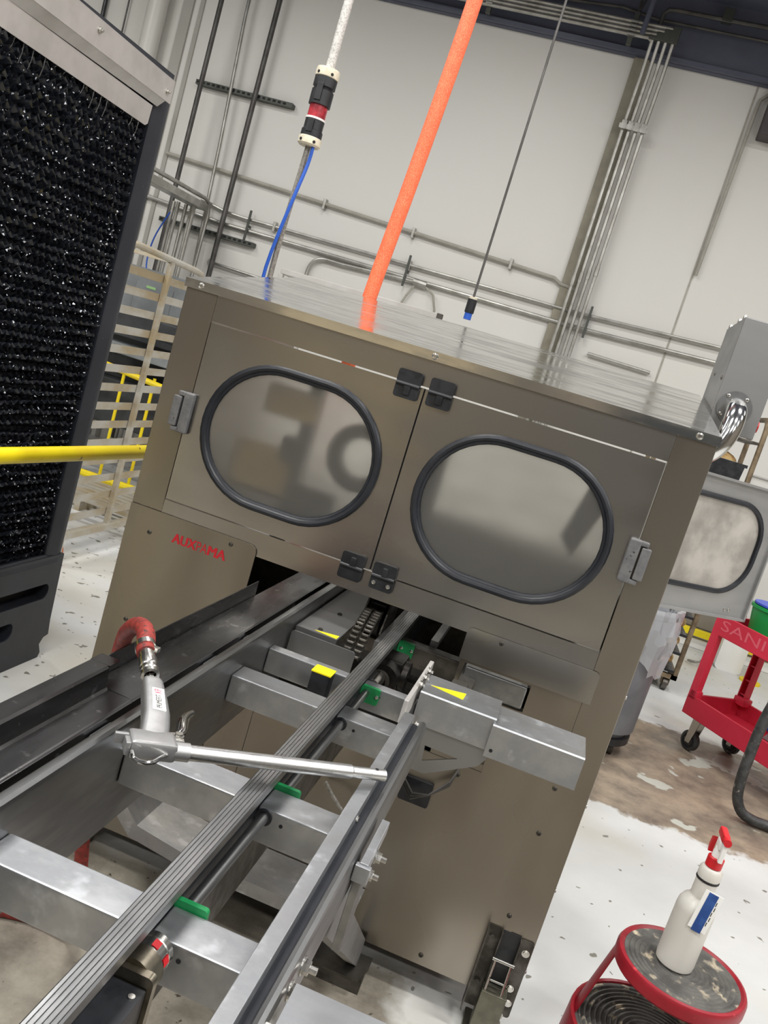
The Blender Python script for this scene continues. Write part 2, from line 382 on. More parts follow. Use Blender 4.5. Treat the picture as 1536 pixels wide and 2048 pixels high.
def text_into(mb, txt, box, plane, thick=0.0008, bold=0.0):
    """letters as thin solid shapes, scaled into box=(u0,u1,v0,v1); plane maps (u,v,d) to a point"""
    cu = bpy.data.curves.new('t', 'FONT'); cu.body = txt; cu.size = 1.0; cu.offset = bold; cu.resolution_u = 3
    ob = bpy.data.objects.new('t', cu); col.objects.link(ob)
    me = bpy.data.meshes.new_from_object(ob, depsgraph=bpy.context.evaluated_depsgraph_get())
    vs = [v.co.copy() for v in me.vertices]; fs = [list(p.vertices) for p in me.polygons]
    bpy.data.objects.remove(ob); bpy.data.curves.remove(cu); bpy.data.meshes.remove(me)
    ux = [v.x for v in vs]; uy = [v.y for v in vs]; u0, u1, v0, v1 = box
    mp = lambda v: (u0 + (v.x - min(ux)) / (max(ux) - min(ux)) * (u1 - u0), v0 + (v.y - min(uy)) / (max(uy) - min(uy)) * (v1 - v0))
    bmv = [mb.bm.verts.new(plane(*mp(v), thick)) for v in vs]
    for f in fs:
        try: mb.bm.faces.new([bmv[i] for i in f])
        except ValueError: pass
    return mb

def smooth_path(P, n=6):
    out = []
    for i in range(len(P) - 1):
        p0 = P[max(i - 1, 0)]; p1 = P[i]; p2 = P[i + 1]; p3 = P[min(i + 2, len(P) - 1)]
        for k in range(n):
            t = k / n; out.append(0.5 * ((2 * p1) + (p2 - p0) * t + (2 * p0 - 5 * p1 + 4 * p2 - p3) * t * t + (3 * p1 - p0 - 3 * p2 + p3) * t ** 3))
    out.append(P[-1]); return out
# ================================================================== SETTING
FZ = 2.15      # machine front plane
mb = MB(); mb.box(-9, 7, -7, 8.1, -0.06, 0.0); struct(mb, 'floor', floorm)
mb = MB(); mb.box(-9, 7, 7.9, 8.1, 0, 4.93); struct(mb, 'wall_back', wallm)
mb = MB(); mb.box(-9.2, -9, -7, 8.1, 0, 4.93); struct(mb, 'wall_left', sidewall)
mb = MB(); mb.box(7, 7.2, -7, 8.1, 0, 4.93); struct(mb, 'wall_right', nearwall)
mb = MB(); mb.box(-9, 7, -7.2, -7, 0, 4.93); struct(mb, 'wall_front', nearwall)
mb = MB(); mb.box(-4.2, -1.4, -7.0, -6.95, 0, 3.0); struct(mb, 'reflect_panel_tan', pbr('added_tan_panel', S(168, 154, 128), 0.8))  # unseen tan panel added to tint the steel's reflections
mb = MB(); mb.box(0.3, 4.6, -7.0, -6.95, 0, 3.4); struct(mb, 'reflect_panel_dark', darkmach)  # unseen dark panel added to darken reflections on the right
mb = MB(); mb.box(-9.2, 7.2, -7.2, 8.1, 4.93, 5.0); struct(mb, 'ceiling', navy)
# corrugated deck ribs, each its own piece
rib = None
for i in range(20):
    y = 7.3 - i * 0.16
    if rib is None:
        mb = MB(); mb.prism([(y - 0.05, 4.93), (y + 0.05, 4.93), (y + 0.03, 4.89), (y - 0.03, 4.89)], -9, 7, 'x'); rib = struct(mb, 'trim_1', navy); rib.name = 'deck_rib'; base = rib
    else:
        c = rib.copy(); col.objects.link(c); c.location.y = rib.location.y - i * 0.16
for o in list(col.objects):
    if o.name.startswith('deck_rib'): o.parent = bpy.data.objects['ceiling']; o.matrix_parent_inverse = bpy.data.objects['ceiling'].matrix_world.inverted() if False else Matrix.Translation(-Vector(bpy.data.objects['ceiling'].location)); del o['kind']
# dark girder across the top of the wall
mb = MB(); mb.box(-9, 7, 7.84, 7.9, 4.42, 4.93); struct(mb, 'trim_1', navy)
mb = MB(); mb.box(-9, 7, 7.80, 7.84, 4.425, 4.46); struct(mb, 'trim_2', navy)
# pale column / panel joint behind the conduits
mb = MB(); mb.box(-0.592, -0.47, 7.86, 7.9, 0, 4.42, 0.004); struct(mb, 'trim_3', pbr('joint_paint', S(152, 147, 130), 0.6, 0, S(132, 127, 112), 3))
mb = MB(); mb.box(-4.60, -4.50, 7.875, 7.9, 0, 4.42); mb.box(-4.44, -4.40, 7.885, 7.9, 0, 4.42); struct(mb, 'trim_4', sidewall)
mb = MB(); mb.box(0.4, 0.415, 7.895, 7.9, 0, 4.42); struct(mb, 'trim_5', conduit_p)
# kerb with guard strip along the base of the wall
mb = MB(); mb.box(0.6, 7, 7.64, 7.9, 0, 0.085, 0.01); struct(mb, 'baseboard_back', white_pl)
mb = MB(); mb.box(0.6, 7, 7.60, 7.66, 0.108, 0.165, 0.006); struct(mb, 'trim_6', yellow)
mb = MB(); mb.box(0.6, 7, 7.70, 7.9, 0.165, 0.30, 0.006); struct(mb, 'trim_7', pbr('kerb_panel', S(126, 120, 110), 0.6))
mb = MB()
mb.holed([(1.38, 0.95), (1.62, 0.95), (1.62, 1.50), (1.38, 1.50)], [[(1.392, 0.962), (1.608, 0.962), (1.608, 1.488), (1.392, 1.488)]], 7.875, 7.9)
struct(mb, 'trim_8', pbr('panel_outline', S(186, 185, 182), 0.5))

# ================================================================== MACHINE
mc = thing('slicing_machine', 'large brushed steel bread slicing machine with two oval windows facing the conveyor', 'machine', (-0.387, 2.6, 0))
def X_(p): return p
# enclosure body
mb = MB(); mb.box(-1.061, -0.9735, FZ, FZ + 0.03, 0.174, 1.572, 0.002); part(mb, 'front_post', steel_v, mc)
mb = MB(); mb.box(0.1965, 0.288, FZ, FZ + 0.03, 0.174, 1.572, 0.002); part(mb, 'front_post', steel_v, mc)
mb = MB(); mb.box(-0.9735, 0.1965, FZ + 0.001, FZ + 0.03, 1.507, 1.572); part(mb, 'top_rail', steel, mc)
mb = MB(); mb.prism([(FZ - 0.002, 0.967), (FZ + 0.0015, 1.029), (FZ + 0.03, 1.029), (FZ + 0.03, 0.967)], -0.9735, 0.1963, 'x'); mb.box(-0.9735, 0.1963, FZ + 0.02, FZ + 0.10, 0.967, 0.971); part(mb, 'header', steel, mc)
mb = MB(); mb.box(-1.061, -1.055, FZ + 0.03, 3.05, 0.174, 1.572)
mb.quad((-1.061, FZ + .03, 1.572), (-1.061, 2.93, 1.70), (-1.061, 3.05, 1.572)); part(mb, 'side_panel', steel_v, mc)
mb = MB(); mb.box(0.282, 0.288, FZ + 0.03, 3.05, 0.174, 1.572)
mb.quad((0.288, FZ + .03, 1.572), (0.288, 2.93, 1.70), (0.288, 3.05, 1.572)); part(mb, 'side_panel', steel_v, mc)
# roof lid with folded front lip
mb = MB(); mb.prism([(FZ - 0.006, 1.572), (FZ - 0.006, 1.5945), (2.93, 1.714), (3.06, 1.66), (3.06, 1.655), (2.93, 1.709), (FZ + 0.004, 1.588), (FZ - 0.001, 1.572)], -1.066, 0.291, 'x')
part(mb, 'roof_lid', steel_roof, mc, sharp=5)
s0 = None
for x in (-1.021, -0.394, 0.243):
    if s0 is None: mb = MB(); mb.button((x, FZ - 0.006, 1.583), (0, -1, 0), 0.0085); s0 = part(mb, 'lid_screw', zinc, mc); x0 = x
    else: share(s0, mc, (x - x0, 0, 0))
# interior
mb = MB(); mb.box(-1.05, 0.28, 3.02, 3.04, 0.16, 1.02); part(mb, 'rear_panel', steel_dark, mc)
mb = MB(); mb.box(-1.05, -0.13, FZ + 0.03, 3.0, 0.62, 0.63); part(mb, 'inner_floor', steel_dark, mc)
mb = MB(); mb.box(-0.10, 0.10, 2.35, 2.75, 0.70, 0.82, 0.006); part(mb, 'inner_box', white_pl, mc)
mb = MB(); mb.lathe([(0.088, -0.015), (0.088, 0.015), (0.050, 0.015), (0.050, -0.015), (0.088, -0.015)], (-0.515, 2.225, 1.285), (0, 1, 0), 28); part(mb, 'blade_wheel', darkmach, mc)
mb = MB(); mb.box(-0.80, -0.655, 2.215, 2.25, 1.325, 1.405, 0.01); part(mb, 'inner_tan_block', tancard, mc)  # this and the next blocks give the frosted panes their blurred patches
mb = MB(); mb.box(-0.845, -0.69, 2.215, 2.25, 1.12, 1.245, 0.01); part(mb, 'inner_tan_block', tancard, mc)
mb = MB(); mb.box(-0.725, -0.655, 2.20, 2.25, 1.215, 1.285, 0.01); mb.box(-0.70, -0.66, 2.24, 2.26, 1.04, 1.5); part(mb, 'inner_post', darkmach, mc)
mb = MB(); mb.box(-0.655, -0.55, 2.20, 2.25, 1.09, 1.175, 0.01); part(mb, 'inner_dark_block', darkmach, mc)
mb = MB(); mb.prism([(0.02, 1.26), (0.06, 1.44), (0.13, 1.44), (0.06, 1.22)], 2.20, 2.22); part(mb, 'inner_dark_plate', darkmach, mc)
mb = MB(); mb.box(-0.35, -0.30, 2.20, 2.24, 1.14, 1.42, 0.01); part(mb, 'inner_post', darkmach, mc)
mb = MB(); mb.box(-0.36, 0.15, 2.35, 2.40, 1.05, 1.20, 0.01); part(mb, 'inner_dark_block', steel_dark, mc)
# doors
def door(x0, x1, wx0, wx1, dark):
    wz0, wz1 = 1.085, 1.446
    mb = MB(); mb.holed([(x0, 1.0335), (x1, 1.0335), (x1, 1.5025), (x0, 1.5025)], [stadium(wx0, wx1, wz0, wz1, 16)], FZ - 0.003, FZ + 0.018)
    d = part(mb, 'door', steel, mc)
    loop = stadium(wx0, wx1, wz0, wz1, 18)
    g = MB(); g.tube([(x, FZ - 0.006, z) for x, z in stadium(wx0, wx1, wz0, wz1, 22, -0.003)], 0.0095, 10, True)
    g.tube([(x, FZ - 0.003, z) for x, z in stadium(wx0, wx1, wz0, wz1, 22, -0.0125)], 0.0065, 8, True); part(g, 'window_gasket', rubber, d)
    p = MB(); p.prism(stadium(wx0, wx1, wz0, wz1, 18, -0.011), FZ - 0.001, FZ + 0.003); part(p, 'window_pane', pane_m, d)
    return d
dl = door(-0.9705, -0.3965, -0.921, -0.449, 0)
dr = door(-0.3925, 0.1935, -0.344, 0.135, 1)
mb = MB(); mb.box(-0.3965, -0.3925, FZ + 0.004, FZ + 0.01, 1.034, 1.502); part(mb, 'door_gap_seal', rubber, mc)
# hinges
def hinge(x0, z0, screws, up):
    mb = MB(); w_ = 0.061
    mb.prism(rrect(x0, x0 + w_, z0, z0 + 0.0335, 0.007), FZ - 0.013, FZ - 0.003)
    mb.prism(rrect(x0, x0 + w_, z0 + 0.0345, z0 + 0.069, 0.007), FZ - 0.015, FZ - 0.003)
    zk = z0 + 0.034; mb.cyl((x0 + 0.001, FZ - 0.014, zk), (x0 + w_ - 0.001, FZ - 0.014, zk), 0.0048, 10)
    if up: mb.box(x0 + 0.024, x0 + 0.040, FZ - 0.019, FZ - 0.01, z0 + 0.036, z0 + 0.060, 0.004)
    else: mb.box(x0 + 0.022, x0 + 0.040, FZ - 0.017, FZ - 0.01, z0 + 0.008, z0 + 0.032, 0.003)
    h = part(mb, 'hinge', blackpl, mc)
    if screws:
        for dx in (0.011, 0.049):
            b = MB(); b.button((x0 + dx, FZ - 0.013, z0 + 0.016), (0, -1, 0), 0.0062); part(b, 'hinge_screw', zinc, h)
hinge(-0.467, 1.466, False, False); hinge(-0.384, 1.466, False, False)
hinge(-0.471, 0.994, False, True); hinge(-0.386, 0.994, True, True)
# latches
def latch(xc, flip):
    sg = -1 if flip else 1
    mb = MB(); zb, zt = 1.211, 1.318
    a, b_ = sorted((xc - sg * 0.003, xc + sg * 0.026))
    mb.box(a, b_, FZ - 0.022, FZ - 0.003, zb, zt, 0.006)
    a, b_ = sorted((xc - sg * 0.02, xc + sg * 0.012))
    mb.box(a, b_, FZ - 0.020, FZ - 0.003, zt - 0.013, zt - 0.001, 0.003); mb.box(a, b_, FZ - 0.020, FZ - 0.003, zb + 0.001, zb + 0.013, 0.003)
    l = part(mb, 'latch', castgrey, mc)
    mb = MB(); a, b_ = sorted((xc - sg * 0.0285, xc - sg * 0.006)); mb.box(a, b_, FZ - 0.024, FZ - 0.003, zb + 0.014, zt - 0.015, 0.003); part(mb, 'latch_paddle', castgrey, l)
latch(-0.982, False); latch(0.200, True)
# logo panel
mb = MB(); mb.prism(rrect(-1.0595, -0.6915, 0.17, 0.994, 0.02, 5, (0, 1, 0, 0)), FZ - 0.0065, FZ - 0.0025); lp = part(mb, 'logo_panel', steel_v, mc)
pl = lambda u, v, d: (u, FZ - 0.0065 - d, v)
mb = MB(); [text_into(mb, 'AUX', (-0.923 + k * .0010, -0.856 + k * .0010, 0.928, 0.9535), pl, 0.0006 + k * .00005, 0.0) for k in range(4)]; part(mb, 'lettering', redlogo, lp, 'bold red letters AUX')
mb = MB(); text_into(mb, 'PA', (-0.852, -0.821, 0.928, 0.9535), pl, 0.0006, 0.0); part(mb, 'lettering', redlogo, lp, 'thin red letters PA')
mb = MB(); [text_into(mb, 'MA', (-0.8195 + k * .0010, -0.770 + k * .0010, 0.928, 0.9535), pl, 0.0006 + k * .00005, 0.0) for k in range(4)]; part(mb, 'lettering', redlogo, lp, 'bold red letters MA')
for x, z in ((-0.989, 0.933), (-0.763, 0.976), (-0.992, 0.684), (-0.75, 0.684)):
    mb = MB(); mb.button((x, FZ - 0.0065, z), (0, -1, 0), 0.0062); part(mb, 'panel_screw', steel_dark, lp)
# right cover and lower panels
mb = MB(); mb.prism(rrect(-0.117, 0.215, 0.901, 0.983, 0.012, 4, (0, 1, 1, 0)), FZ - 0.007, FZ - 0.0025); cp = part(mb, 'cover_panel', steel, mc)
mb = MB(); mb.button((-0.029, FZ - 0.007, 0.970), (0, -1, 0), 0.006); part(mb, 'panel_screw', steel_dark, cp)
mb = MB(); mb.button((0.204, FZ - 0.0005, 0.924), (0, -1, 0), 0.006); part(mb, 'panel_screw', steel_dark, mc)
mb = MB(); mb.holed([(-0.112, 0.632), (0.1965, 0.632), (0.1965, 0.905), (-0.112, 0.905)], [[(-0.10, 0.822), (0.071, 0.822), (0.071, 0.893), (-0.10, 0.893)]], FZ + 0.0005, FZ + 0.006)
part(mb, 'slot_panel', steel_v, mc)
mb = MB(); mb.box(-0.096, 0.066, FZ + 0.001, FZ + 0.11, 0.826, 0.885, 0.006); part(mb, 'slot_box', steel_conv, mc)
lpn = MB(); lpn.box(-0.5815, 0.222, FZ - 0.002, FZ + 0.004, 0.088, 0.640); lpn = part(lpn, 'lower_panel', steel_v, mc)
mb = MB(); mb.box(-1.0, -0.5835, FZ, FZ + 0.005, 0.088, 0.65); part(mb, 'lower_panel', steel_v, mc)
mb = MB(); mb.box(0.024, 0.218, FZ - 0.004, FZ + 0.001, 0.622, 0.69); part(mb, 'patch_panel', steel_v, mc)
for x, z in ((-0.029, 0.612), (0.204, 0.671), (0.204, 0.546), (0.204, 0.312), (0.029, 0.115)):
    mb = MB(); mb.button((x, FZ - (0.004 if z > 0.62 and x > 0 else 0.002), z), (0, -1, 0), 0.0065); part(mb, 'panel_screw', steel_dark, lpn)
for z in (0.944, 0.651, 0.415, 0.179):
    mb = MB(); mb.button((0.288, FZ + 0.012, z), (1, 0, 0), 0.006); part(mb, 'edge_screw', zinc, mc)
mb = MB(); mb.box(-1.03, 0.20, FZ + 0.02, 3.0, 0.10, 0.16); part(mb, 'base_frame', steel_dark, mc)
# machine foot with caster lock
ft = MB(); ft.box(0.163, 0.166, FZ - 0.05, FZ - 0.001, 0.05, 0.274); ft.prism(rrect(0.163, 0.203, 0.045, 0.275, 0.008), FZ - 0.005, FZ - 0.001); ft.prism(rrect(0.250, 0.286, 0.05, 0.268, 0.008), FZ - 0.005, FZ - 0.001)
ft.box(0.200, 0.203, FZ - 0.022, FZ - 0.001, 0.06, 0.272); ft.box(0.250, 0.253, FZ - 0.022, FZ - 0.001, 0.06, 0.266)
ft = part(ft, 'foot_bracket', steel_dark, mc)
mb = MB(); mb.box(0.203, 0.250, FZ - 0.003, FZ - 0.001, 0.06, 0.272); part(mb, 'foot_recess', blackpl, ft)
mb = MB(); mb.box(0.196, 0.262, FZ - 0.055, FZ - 0.008, 0.001, 0.128, 0.004); mb.box(0.18, 0.275, FZ - 0.07, FZ + 0.03, 0.0, 0.012, 0.003); part(mb, 'foot_leg', olive, ft)
mb = MB(); mb.tube([(0.206, FZ - 0.03, 0.205), (0.204, FZ - 0.045, 0.125), (0.208, FZ - 0.048, 0.118), (0.242, FZ - 0.048, 0.118), (0.246, FZ - 0.045, 0.125), (0.246, FZ - 0.03, 0.205)], 0.0036, 8)
mb.cyl((0.198, FZ - 0.03, 0.205), (0.254, FZ - 0.03, 0.205), 0.0042, 10); mb.cyl((0.208, FZ - 0.046, 0.158), (0.243, FZ - 0.046, 0.158), 0.0026, 8); part(mb, 'lock_loop', zinc, ft)
for x, z in ((0.182, 0.245), (0.272, 0.235), (0.182, 0.115), (0.272, 0.09), (0.265, 0.13), (0.262, 0.05)):
    mb = MB(); mb.hexbolt((x, FZ - 0.005, z), (0, -1, 0), 0.0075, 0.005); part(mb, 'foot_bolt', zinc if x > .26 else steel_dark, ft)
mb = MB(); mb.box(-1.0, -0.95, FZ + 0.02, FZ + 0.07, 0, 0.12, 0.004); part(mb, 'foot_leg', olive, mc)
mb = MB(); mb.box(-1.0, -0.95, 2.95, 3.0, 0, 0.12, 0.004); part(mb, 'foot_leg', olive, mc)
mb = MB(); mb.box(0.2, 0.25, 2.95, 3.0, 0, 0.12, 0.004); part(mb, 'foot_leg', olive, mc)
# open side door, hinged at the back right corner
hx, hy = 0.293, 3.035; dvx, dvy = 0.778, 0.628
Mdoor = Matrix(((dvx, -dvy, 0, hx), (dvy, dvx, 0, hy), (0, 0, 1, 0), (0, 0, 0, 1)))
mb = MB(); mb.M = Mdoor
mb.holed([(0, 1.02), (0.575, 1.02), (0.575, 1.492), (0, 1.492)], [rrect(0.04, 0.51, 1.105, 1.425, 0.13, 8)], 0, 0.004)
mb.box(0, 0.575, -0.012, 0.004, 1.014, 1.022); mb.box(0, 0.575, -0.012, 0.004, 1.488, 1.496); mb.box(0.57, 0.578, -0.012, 0.004, 1.014, 1.496)
mb.M = None; sd = part(mb, 'side_door', pbr('pale_door_steel', S(186, 186, 186), 0.5, 0.8, S(168, 168, 168), 3, (1, 1, 3), 0.04, detail=2), mc)
mb = MB(); mb.M = Mdoor; mb.tube([(x, -0.004, z) for x, z in rrect(0.04, 0.51, 1.105, 1.425, 0.13, 10)], 0.0095, 8, True); mb.M = None; part(mb, 'window_gasket', rubber, sd)
mb = MB(); mb.M = Mdoor; mb.prism(rrect(0.045, 0.505, 1.11, 1.42, 0.125, 8), 0.0, 0.003); mb.M = None; part(mb, 'window_pane', pane_m2, sd)
mb = MB(); mb.M = Mdoor
for u in (0.47, 0.49): mb.button((u, -0.001, 1.045), (0, -1, 0), 0.006)
mb.M = None; part(mb, 'door_screw', zinc, sd)

# control box on its chromed elbow
cb = thing('control_box', 'tall steel control box held by a chromed elbow pipe behind the machine roof', 'control box', (0.37, 2.75, 1.5))
mb = MB(); mb.box(0.302, 0.428, 2.6, 2.615, 1.620, 1.928, 0.003); part(mb, 'front_plate', doorgrey, cb)
mb = MB(); mb.prism([(2.615, 1.622), (2.615, 1.926), (2.94, 1.926), (2.94, 1.70)], 0.302, 0.428, 'x'); part(mb, 'box_body', doorgrey, cb)
mb = MB(); mb.lathe([(0.0, 0.0), (0.046, 0.0), (0.046, 0.007), (0.0, 0.007)], (0.354, 2.6, 1.688), (0, -1, 0), 28); fl_ = part(mb, 'flange', steel_conv, cb)
for a in (0.9, 2.3, 3.8, 5.2):
    mb = MB(); mb.button((0.354 + 0.038 * math.cos(a), 2.593, 1.688 + 0.038 * math.sin(a)), (0, -1, 0), 0.0055); part(mb, 'flange_screw', zinc, fl_)
mb = MB(); pth = [(0.354, 2.595, 1.688), (0.354, 2.565, 1.687), (0.354, 2.535, 1.677), (0.353, 2.515, 1.655), (0.350, 2.505, 1.625), (0.342, 2.50, 1.595), (0.328, 2.497, 1.568), (0.310, 2.495, 1.55), (0.289, 2.494, 1.54)]
mb.tube(smooth_path([Vector(p) for p in pth], 4), 0.028, 20); part(mb, 'elbow_pipe', chrome, cb)
for y, z in ((2.64, 1.93), (2.73, 1.93), (2.90, 1.93)): mb = MB(); mb.lathe([(0.006, -0.004), (0.006, 0.004), (0.004, 0.007), (0, 0.007)], (0.306, y, z), (0, 0, 1), 10); part(mb, 'box_screw', zinc, cb)
for y, z in ((2.64, 1.76), (2.83, 1.78)): mb = MB(); mb.button((0.302, y, z), (-1, 0, 0), 0.006); part(mb, 'box_screw', steel_dark, cb)
mb = MB(); mb.cyl((0.428, 2.68, 1.66), (0.442, 2.68, 1.66), 0.016, 14); part(mb, 'stop_button', redbright, cb)

# ================================================================== CONVEYOR
cv = thing('infeed_conveyor', 'long steel infeed conveyor of rails and cross beams running into the slicing machine', 'conveyor', (-0.39, 1.3, 0))
TZ = 0.91
# left channel
mb = MB(); prof = [(-0.675, 0.80), (-0.675, 0.907), (-0.672, 0.91), (-0.640, 0.91), (-0.636, 0.906), (-0.632, 0.872), (-0.628, 0.868), (-0.585, 0.868), (-0.579, 0.864), (-0.576, 0.80), (-0.58, 0.80), (-0.583, 0.858), (-0.63, 0.862), (-0.638, 0.90), (-0.670, 0.903), (-0.670, 0.80)]
mb.prism(prof, 0.2, 1.36); part(mb, 'channel', steel_chan, cv)
mb = MB(); prof = [(-0.664, 0.80), (-0.664, 0.869), (-0.66, 0.872), (-0.585, 0.868), (-0.579, 0.864), (-0.576, 0.80), (-0.58, 0.80), (-0.583, 0.858), (-0.658, 0.862), (-0.660, 0.80)]
mb.prism(prof, 1.3605, 2.75); part(mb, 'channel', steel_chan, cv)
mb = MB(); mb.prism([(1.385, 0.905), (1.41, 0.91), (2.14, 0.91), (2.14, 0.82), (1.40, 0.82), (1.40, 0.87)], -0.664, -0.6615, 'x'); mb.box(-0.675, -0.637, 1.363, 1.40, 0.9055, 0.909); part(mb, 'flange', steel_chan, cv)
mb = MB(); mb.box(-0.577, -0.574, 0.2, 2.7, 0.70, 0.80); part(mb, 'channel_skirt', steel_dark, cv)
# left rail with deep side plate
mb = MB(); mb.prism([(-0.532, 0.895), (-0.530, 0.908), (-0.526, 0.91), (-0.518, 0.91), (-0.513, 0.906), (-0.511, 0.898), (-0.511, 0.845), (-0.532, 0.845)], 0.2, 2.78); lr = part(mb, 'side_rail', steel_conv, cv)
mb = MB(); mb.prism([(0.2, 0.845), (2.06, 0.845), (2.03, 0.722), (0.2, 0.722)], -0.5145, -0.5115, 'x'); part(mb, 'side_plate', steel_conv, cv)
# grooved wear rail
mb = MB(); x0, x1 = -0.298, -0.267; n = 5; pts = [(x0, 0.893), (x0, 0.908)]
for i in range(n):
    a = x0 + 0.0015 + (x1 - x0 - 0.003) * i / n; b_ = a + (x1 - x0 - 0.003) / n
    pts += [(a + 0.0004, 0.910), (b_ - 0.0018, 0.910), (b_ - 0.0012, 0.9086), (b_ - 0.0004, 0.9086)]
pts += [(x1, 0.908), (x1, 0.893)]
mb.prism(pts, 0.2, 2.78); part(mb, 'wear_rail', steel_conv, cv)
mb = MB(); mb.box(-0.296, -0.282, 0.2, 2.78, 0.78, 0.8925); part(mb, 'rail_web_shaded', blackpl, cv)  # web coloured black for the shade on the rail's side face
# right rail
mb = MB(); mb.box(-0.156, -0.1345, 0.3, 1.655, 0.868, 0.91, 0.002); part(mb, 'side_rail', steel_beam, cv)
mb = MB(); mb.box(-0.1345, -0.121, 0.3, 1.65, 0.874, 0.893); part(mb, 'rail_groove', rubber, cv)
mb = MB(); mb.prism([(-0.124, 0.828), (-0.124, 0.893), (-0.121, 0.899), (-0.116, 0.901), (-0.111, 0.899), (-0.108, 0.893), (-0.108, 0.828)], 0.3, 1.66); part(mb, 'side_plate', steel_conv, cv)
mb = MB(); mb.hexbolt((-0.1345, 1.22, 0.895), (1, 0, 0), 0.005, 0.003); part(mb, 'rail_bolt', zinc, cv)
# cross beams
BY = [(0.40, 0.46), (0.876, 0.938), (1.22, 1.288), (1.645, 1.712), (1.862, 1.895), (2.25, 2.30)]
for i, (a, b_) in enumerate(BY):
    xr = -0.157 if i < 5 else 0.10
    for u0, u1 in ((-0.5765, -0.5325), (-0.511, -0.2965), (-0.2815, xr)):
        mb = MB(); mb.box(u0, u1, a, b_, 0.798, 0.856, 0.004); cb_ = part(mb, 'cross_beam', steel_beam if i < 5 else steel_dark, cv)
    if 0 < i < 5:
        for dx in (-0.302, -0.240):
            mb = MB(); mb.cyl((dx, a - 0.0006, 0.838), (dx, a + 0.001, 0.838), 0.0032, 8); part(mb, 'bolt_hole', darkvoid, cb_)
        mb = MB(); mb.lathe([(0.0135, 0), (0.0135, 0.003), (0.0092, 0.003), (0.0092, 0)], (-0.269, a + 0.0005, 0.842), (0, -1, 0), 20); part(mb, 'shaft_bearing', blackpl, cb_)
# shaft
mb = MB(); mb.cyl((-0.269, 0.87, 0.842), (-0.269, 1.96, 0.842), 0.0085, 16); part(mb, 'drive_shaft', steel_conv, cv)
mb = MB(); mb.box(-0.2955, -0.2825, 0.94, 1.86, 0.70, 0.7795); part(mb, 'lower_rail', steel_dark, cv)
# green bearing plates
for y0, y1, z0, z1, sx0 in ((0.9385, 0.9465, 0.80, 0.8635, -0.2815), (1.2885, 1.2965, 0.80, 0.8635, -0.2815), (1.851, 1.8615, 0.820, 0.857, -0.2815), (2.238, 2.2495, 0.822, 0.862, -0.2811)):
    mb = MB(); mb.prism(rrect(sx0, sx0 + 0.043, z0, z1, 0.005), y0, y1); g = part(mb, 'bearing_plate', green, cv, 'green bearing plate')
    for dx in (0.01, 0.038):
        mb = MB(); mb.button((sx0 + dx, y0, (z0 + z1) / 2 + 0.002), (0, -1, 0), 0.0045); part(mb, 'plate_screw', zinc, g)
# motor, flange, coupling
mb = MB(); mb.box(-0.312, -0.243, 0.45, 0.800, 0.75, 0.853, 0.002); mo = part(mb, 'motor_gearbox', blackpl, cv)
mb = MB(); mb.cyl((-0.252, 0.783, 0.853), (-0.252, 0.783, 0.8545), 0.004, 10); part(mb, 'gearbox_screw', zinc, mo)
mb = MB(); mb.prism(rrect(-0.304, -0.238, 0.785, 0.866, 0.008), 0.801, 0.812); mb.cyl((-0.269, 0.811, 0.845), (-0.269, 0.838, 0.845), 0.027, 24); part(mb, 'gearbox_flange', bronze, mo)
mb = MB(); mb.cyl((-0.243, 0.735, 0.80), (-0.218, 0.735, 0.80), 0.022, 18); part(mb, 'motor_cap', bronze, mo)
mb = MB(); mb.lathe([(0, 0), (0.0235, 0), (0.0235, 0.018), (0.0225, 0.019), (0.0225, 0.020), (0.0235, 0.021), (0.0235, 0.030), (0.009, 0.032), (0.009, 0.038), (0, 0.038)], (-0.269, 0.8385, 0.845), (0, 1, 0), 24); cp_ = part(mb, 'shaft_coupling', zinc, cv)
for a in (0.35, 1.25, 2.2, 3.4):
    mb = MB(); u = Vector((math.cos(a), 0, math.sin(a))); c = Vector((-0.269, 0.850, 0.845)) + u * 0.0233
    t = Vector((-math.sin(a), 0, math.cos(a))); e = 0.0045
    mb.quad(c - t * e + u * .001 + Vector((0, -.006, 0)), c + t * e + u * .001 + Vector((0, -.006, 0)), c + t * e + u * .001 + Vector((0, .006, 0)), c - t * e + u * .001 + Vector((0, .006, 0)))
    mb.quad(c - t * e + Vector((0, -.006, 0)), c + t * e + Vector((0, -.006, 0)), c + t * e + Vector((0, .006, 0)), c - t * e + Vector((0, .006, 0)))
    part(mb, 'coupling_insert', redbright, cp_)
# oily gearbox by the machine with threaded adjuster
mb = MB(); mb.cyl((-0.262, 1.985, 0.835), (-0.262, 2.10, 0.835), 0.036, 24); mb.box(-0.295, -0.228, 2.03, 2.12, 0.79, 0.872, 0.008); mb.cyl((-0.228, 2.065, 0.832), (-0.214, 2.065, 0.832), 0.038, 24); gbx = part(mb, 'bevel_gearbox', oily, cv)
mb = MB(); mb.lathe([(0.018, 0), (0.026, 0.0), (0.026, 0.012), (0.018, 0.014)], (-0.268, 1.972, 0.831), (0, 1, 0), 20); part(mb, 'gearbox_collar', steel_dark, gbx)
mb = MB(); mb.cyl((-0.269, 1.902, 0.842), (-0.269, 1.97, 0.842), 0.016, 18); part(mb, 'shaft_coupling', zinc, gbx)
mb = MB(); pr = []
for i in range(60): pr.append((0.0085 if i % 2 else 0.0105, 0.10 * i / 59))
mb.lathe(pr, (-0.214, 2.065, 0.832), (1, 0, 0), 14); part(mb, 'adjusting_screw', oily, cv)
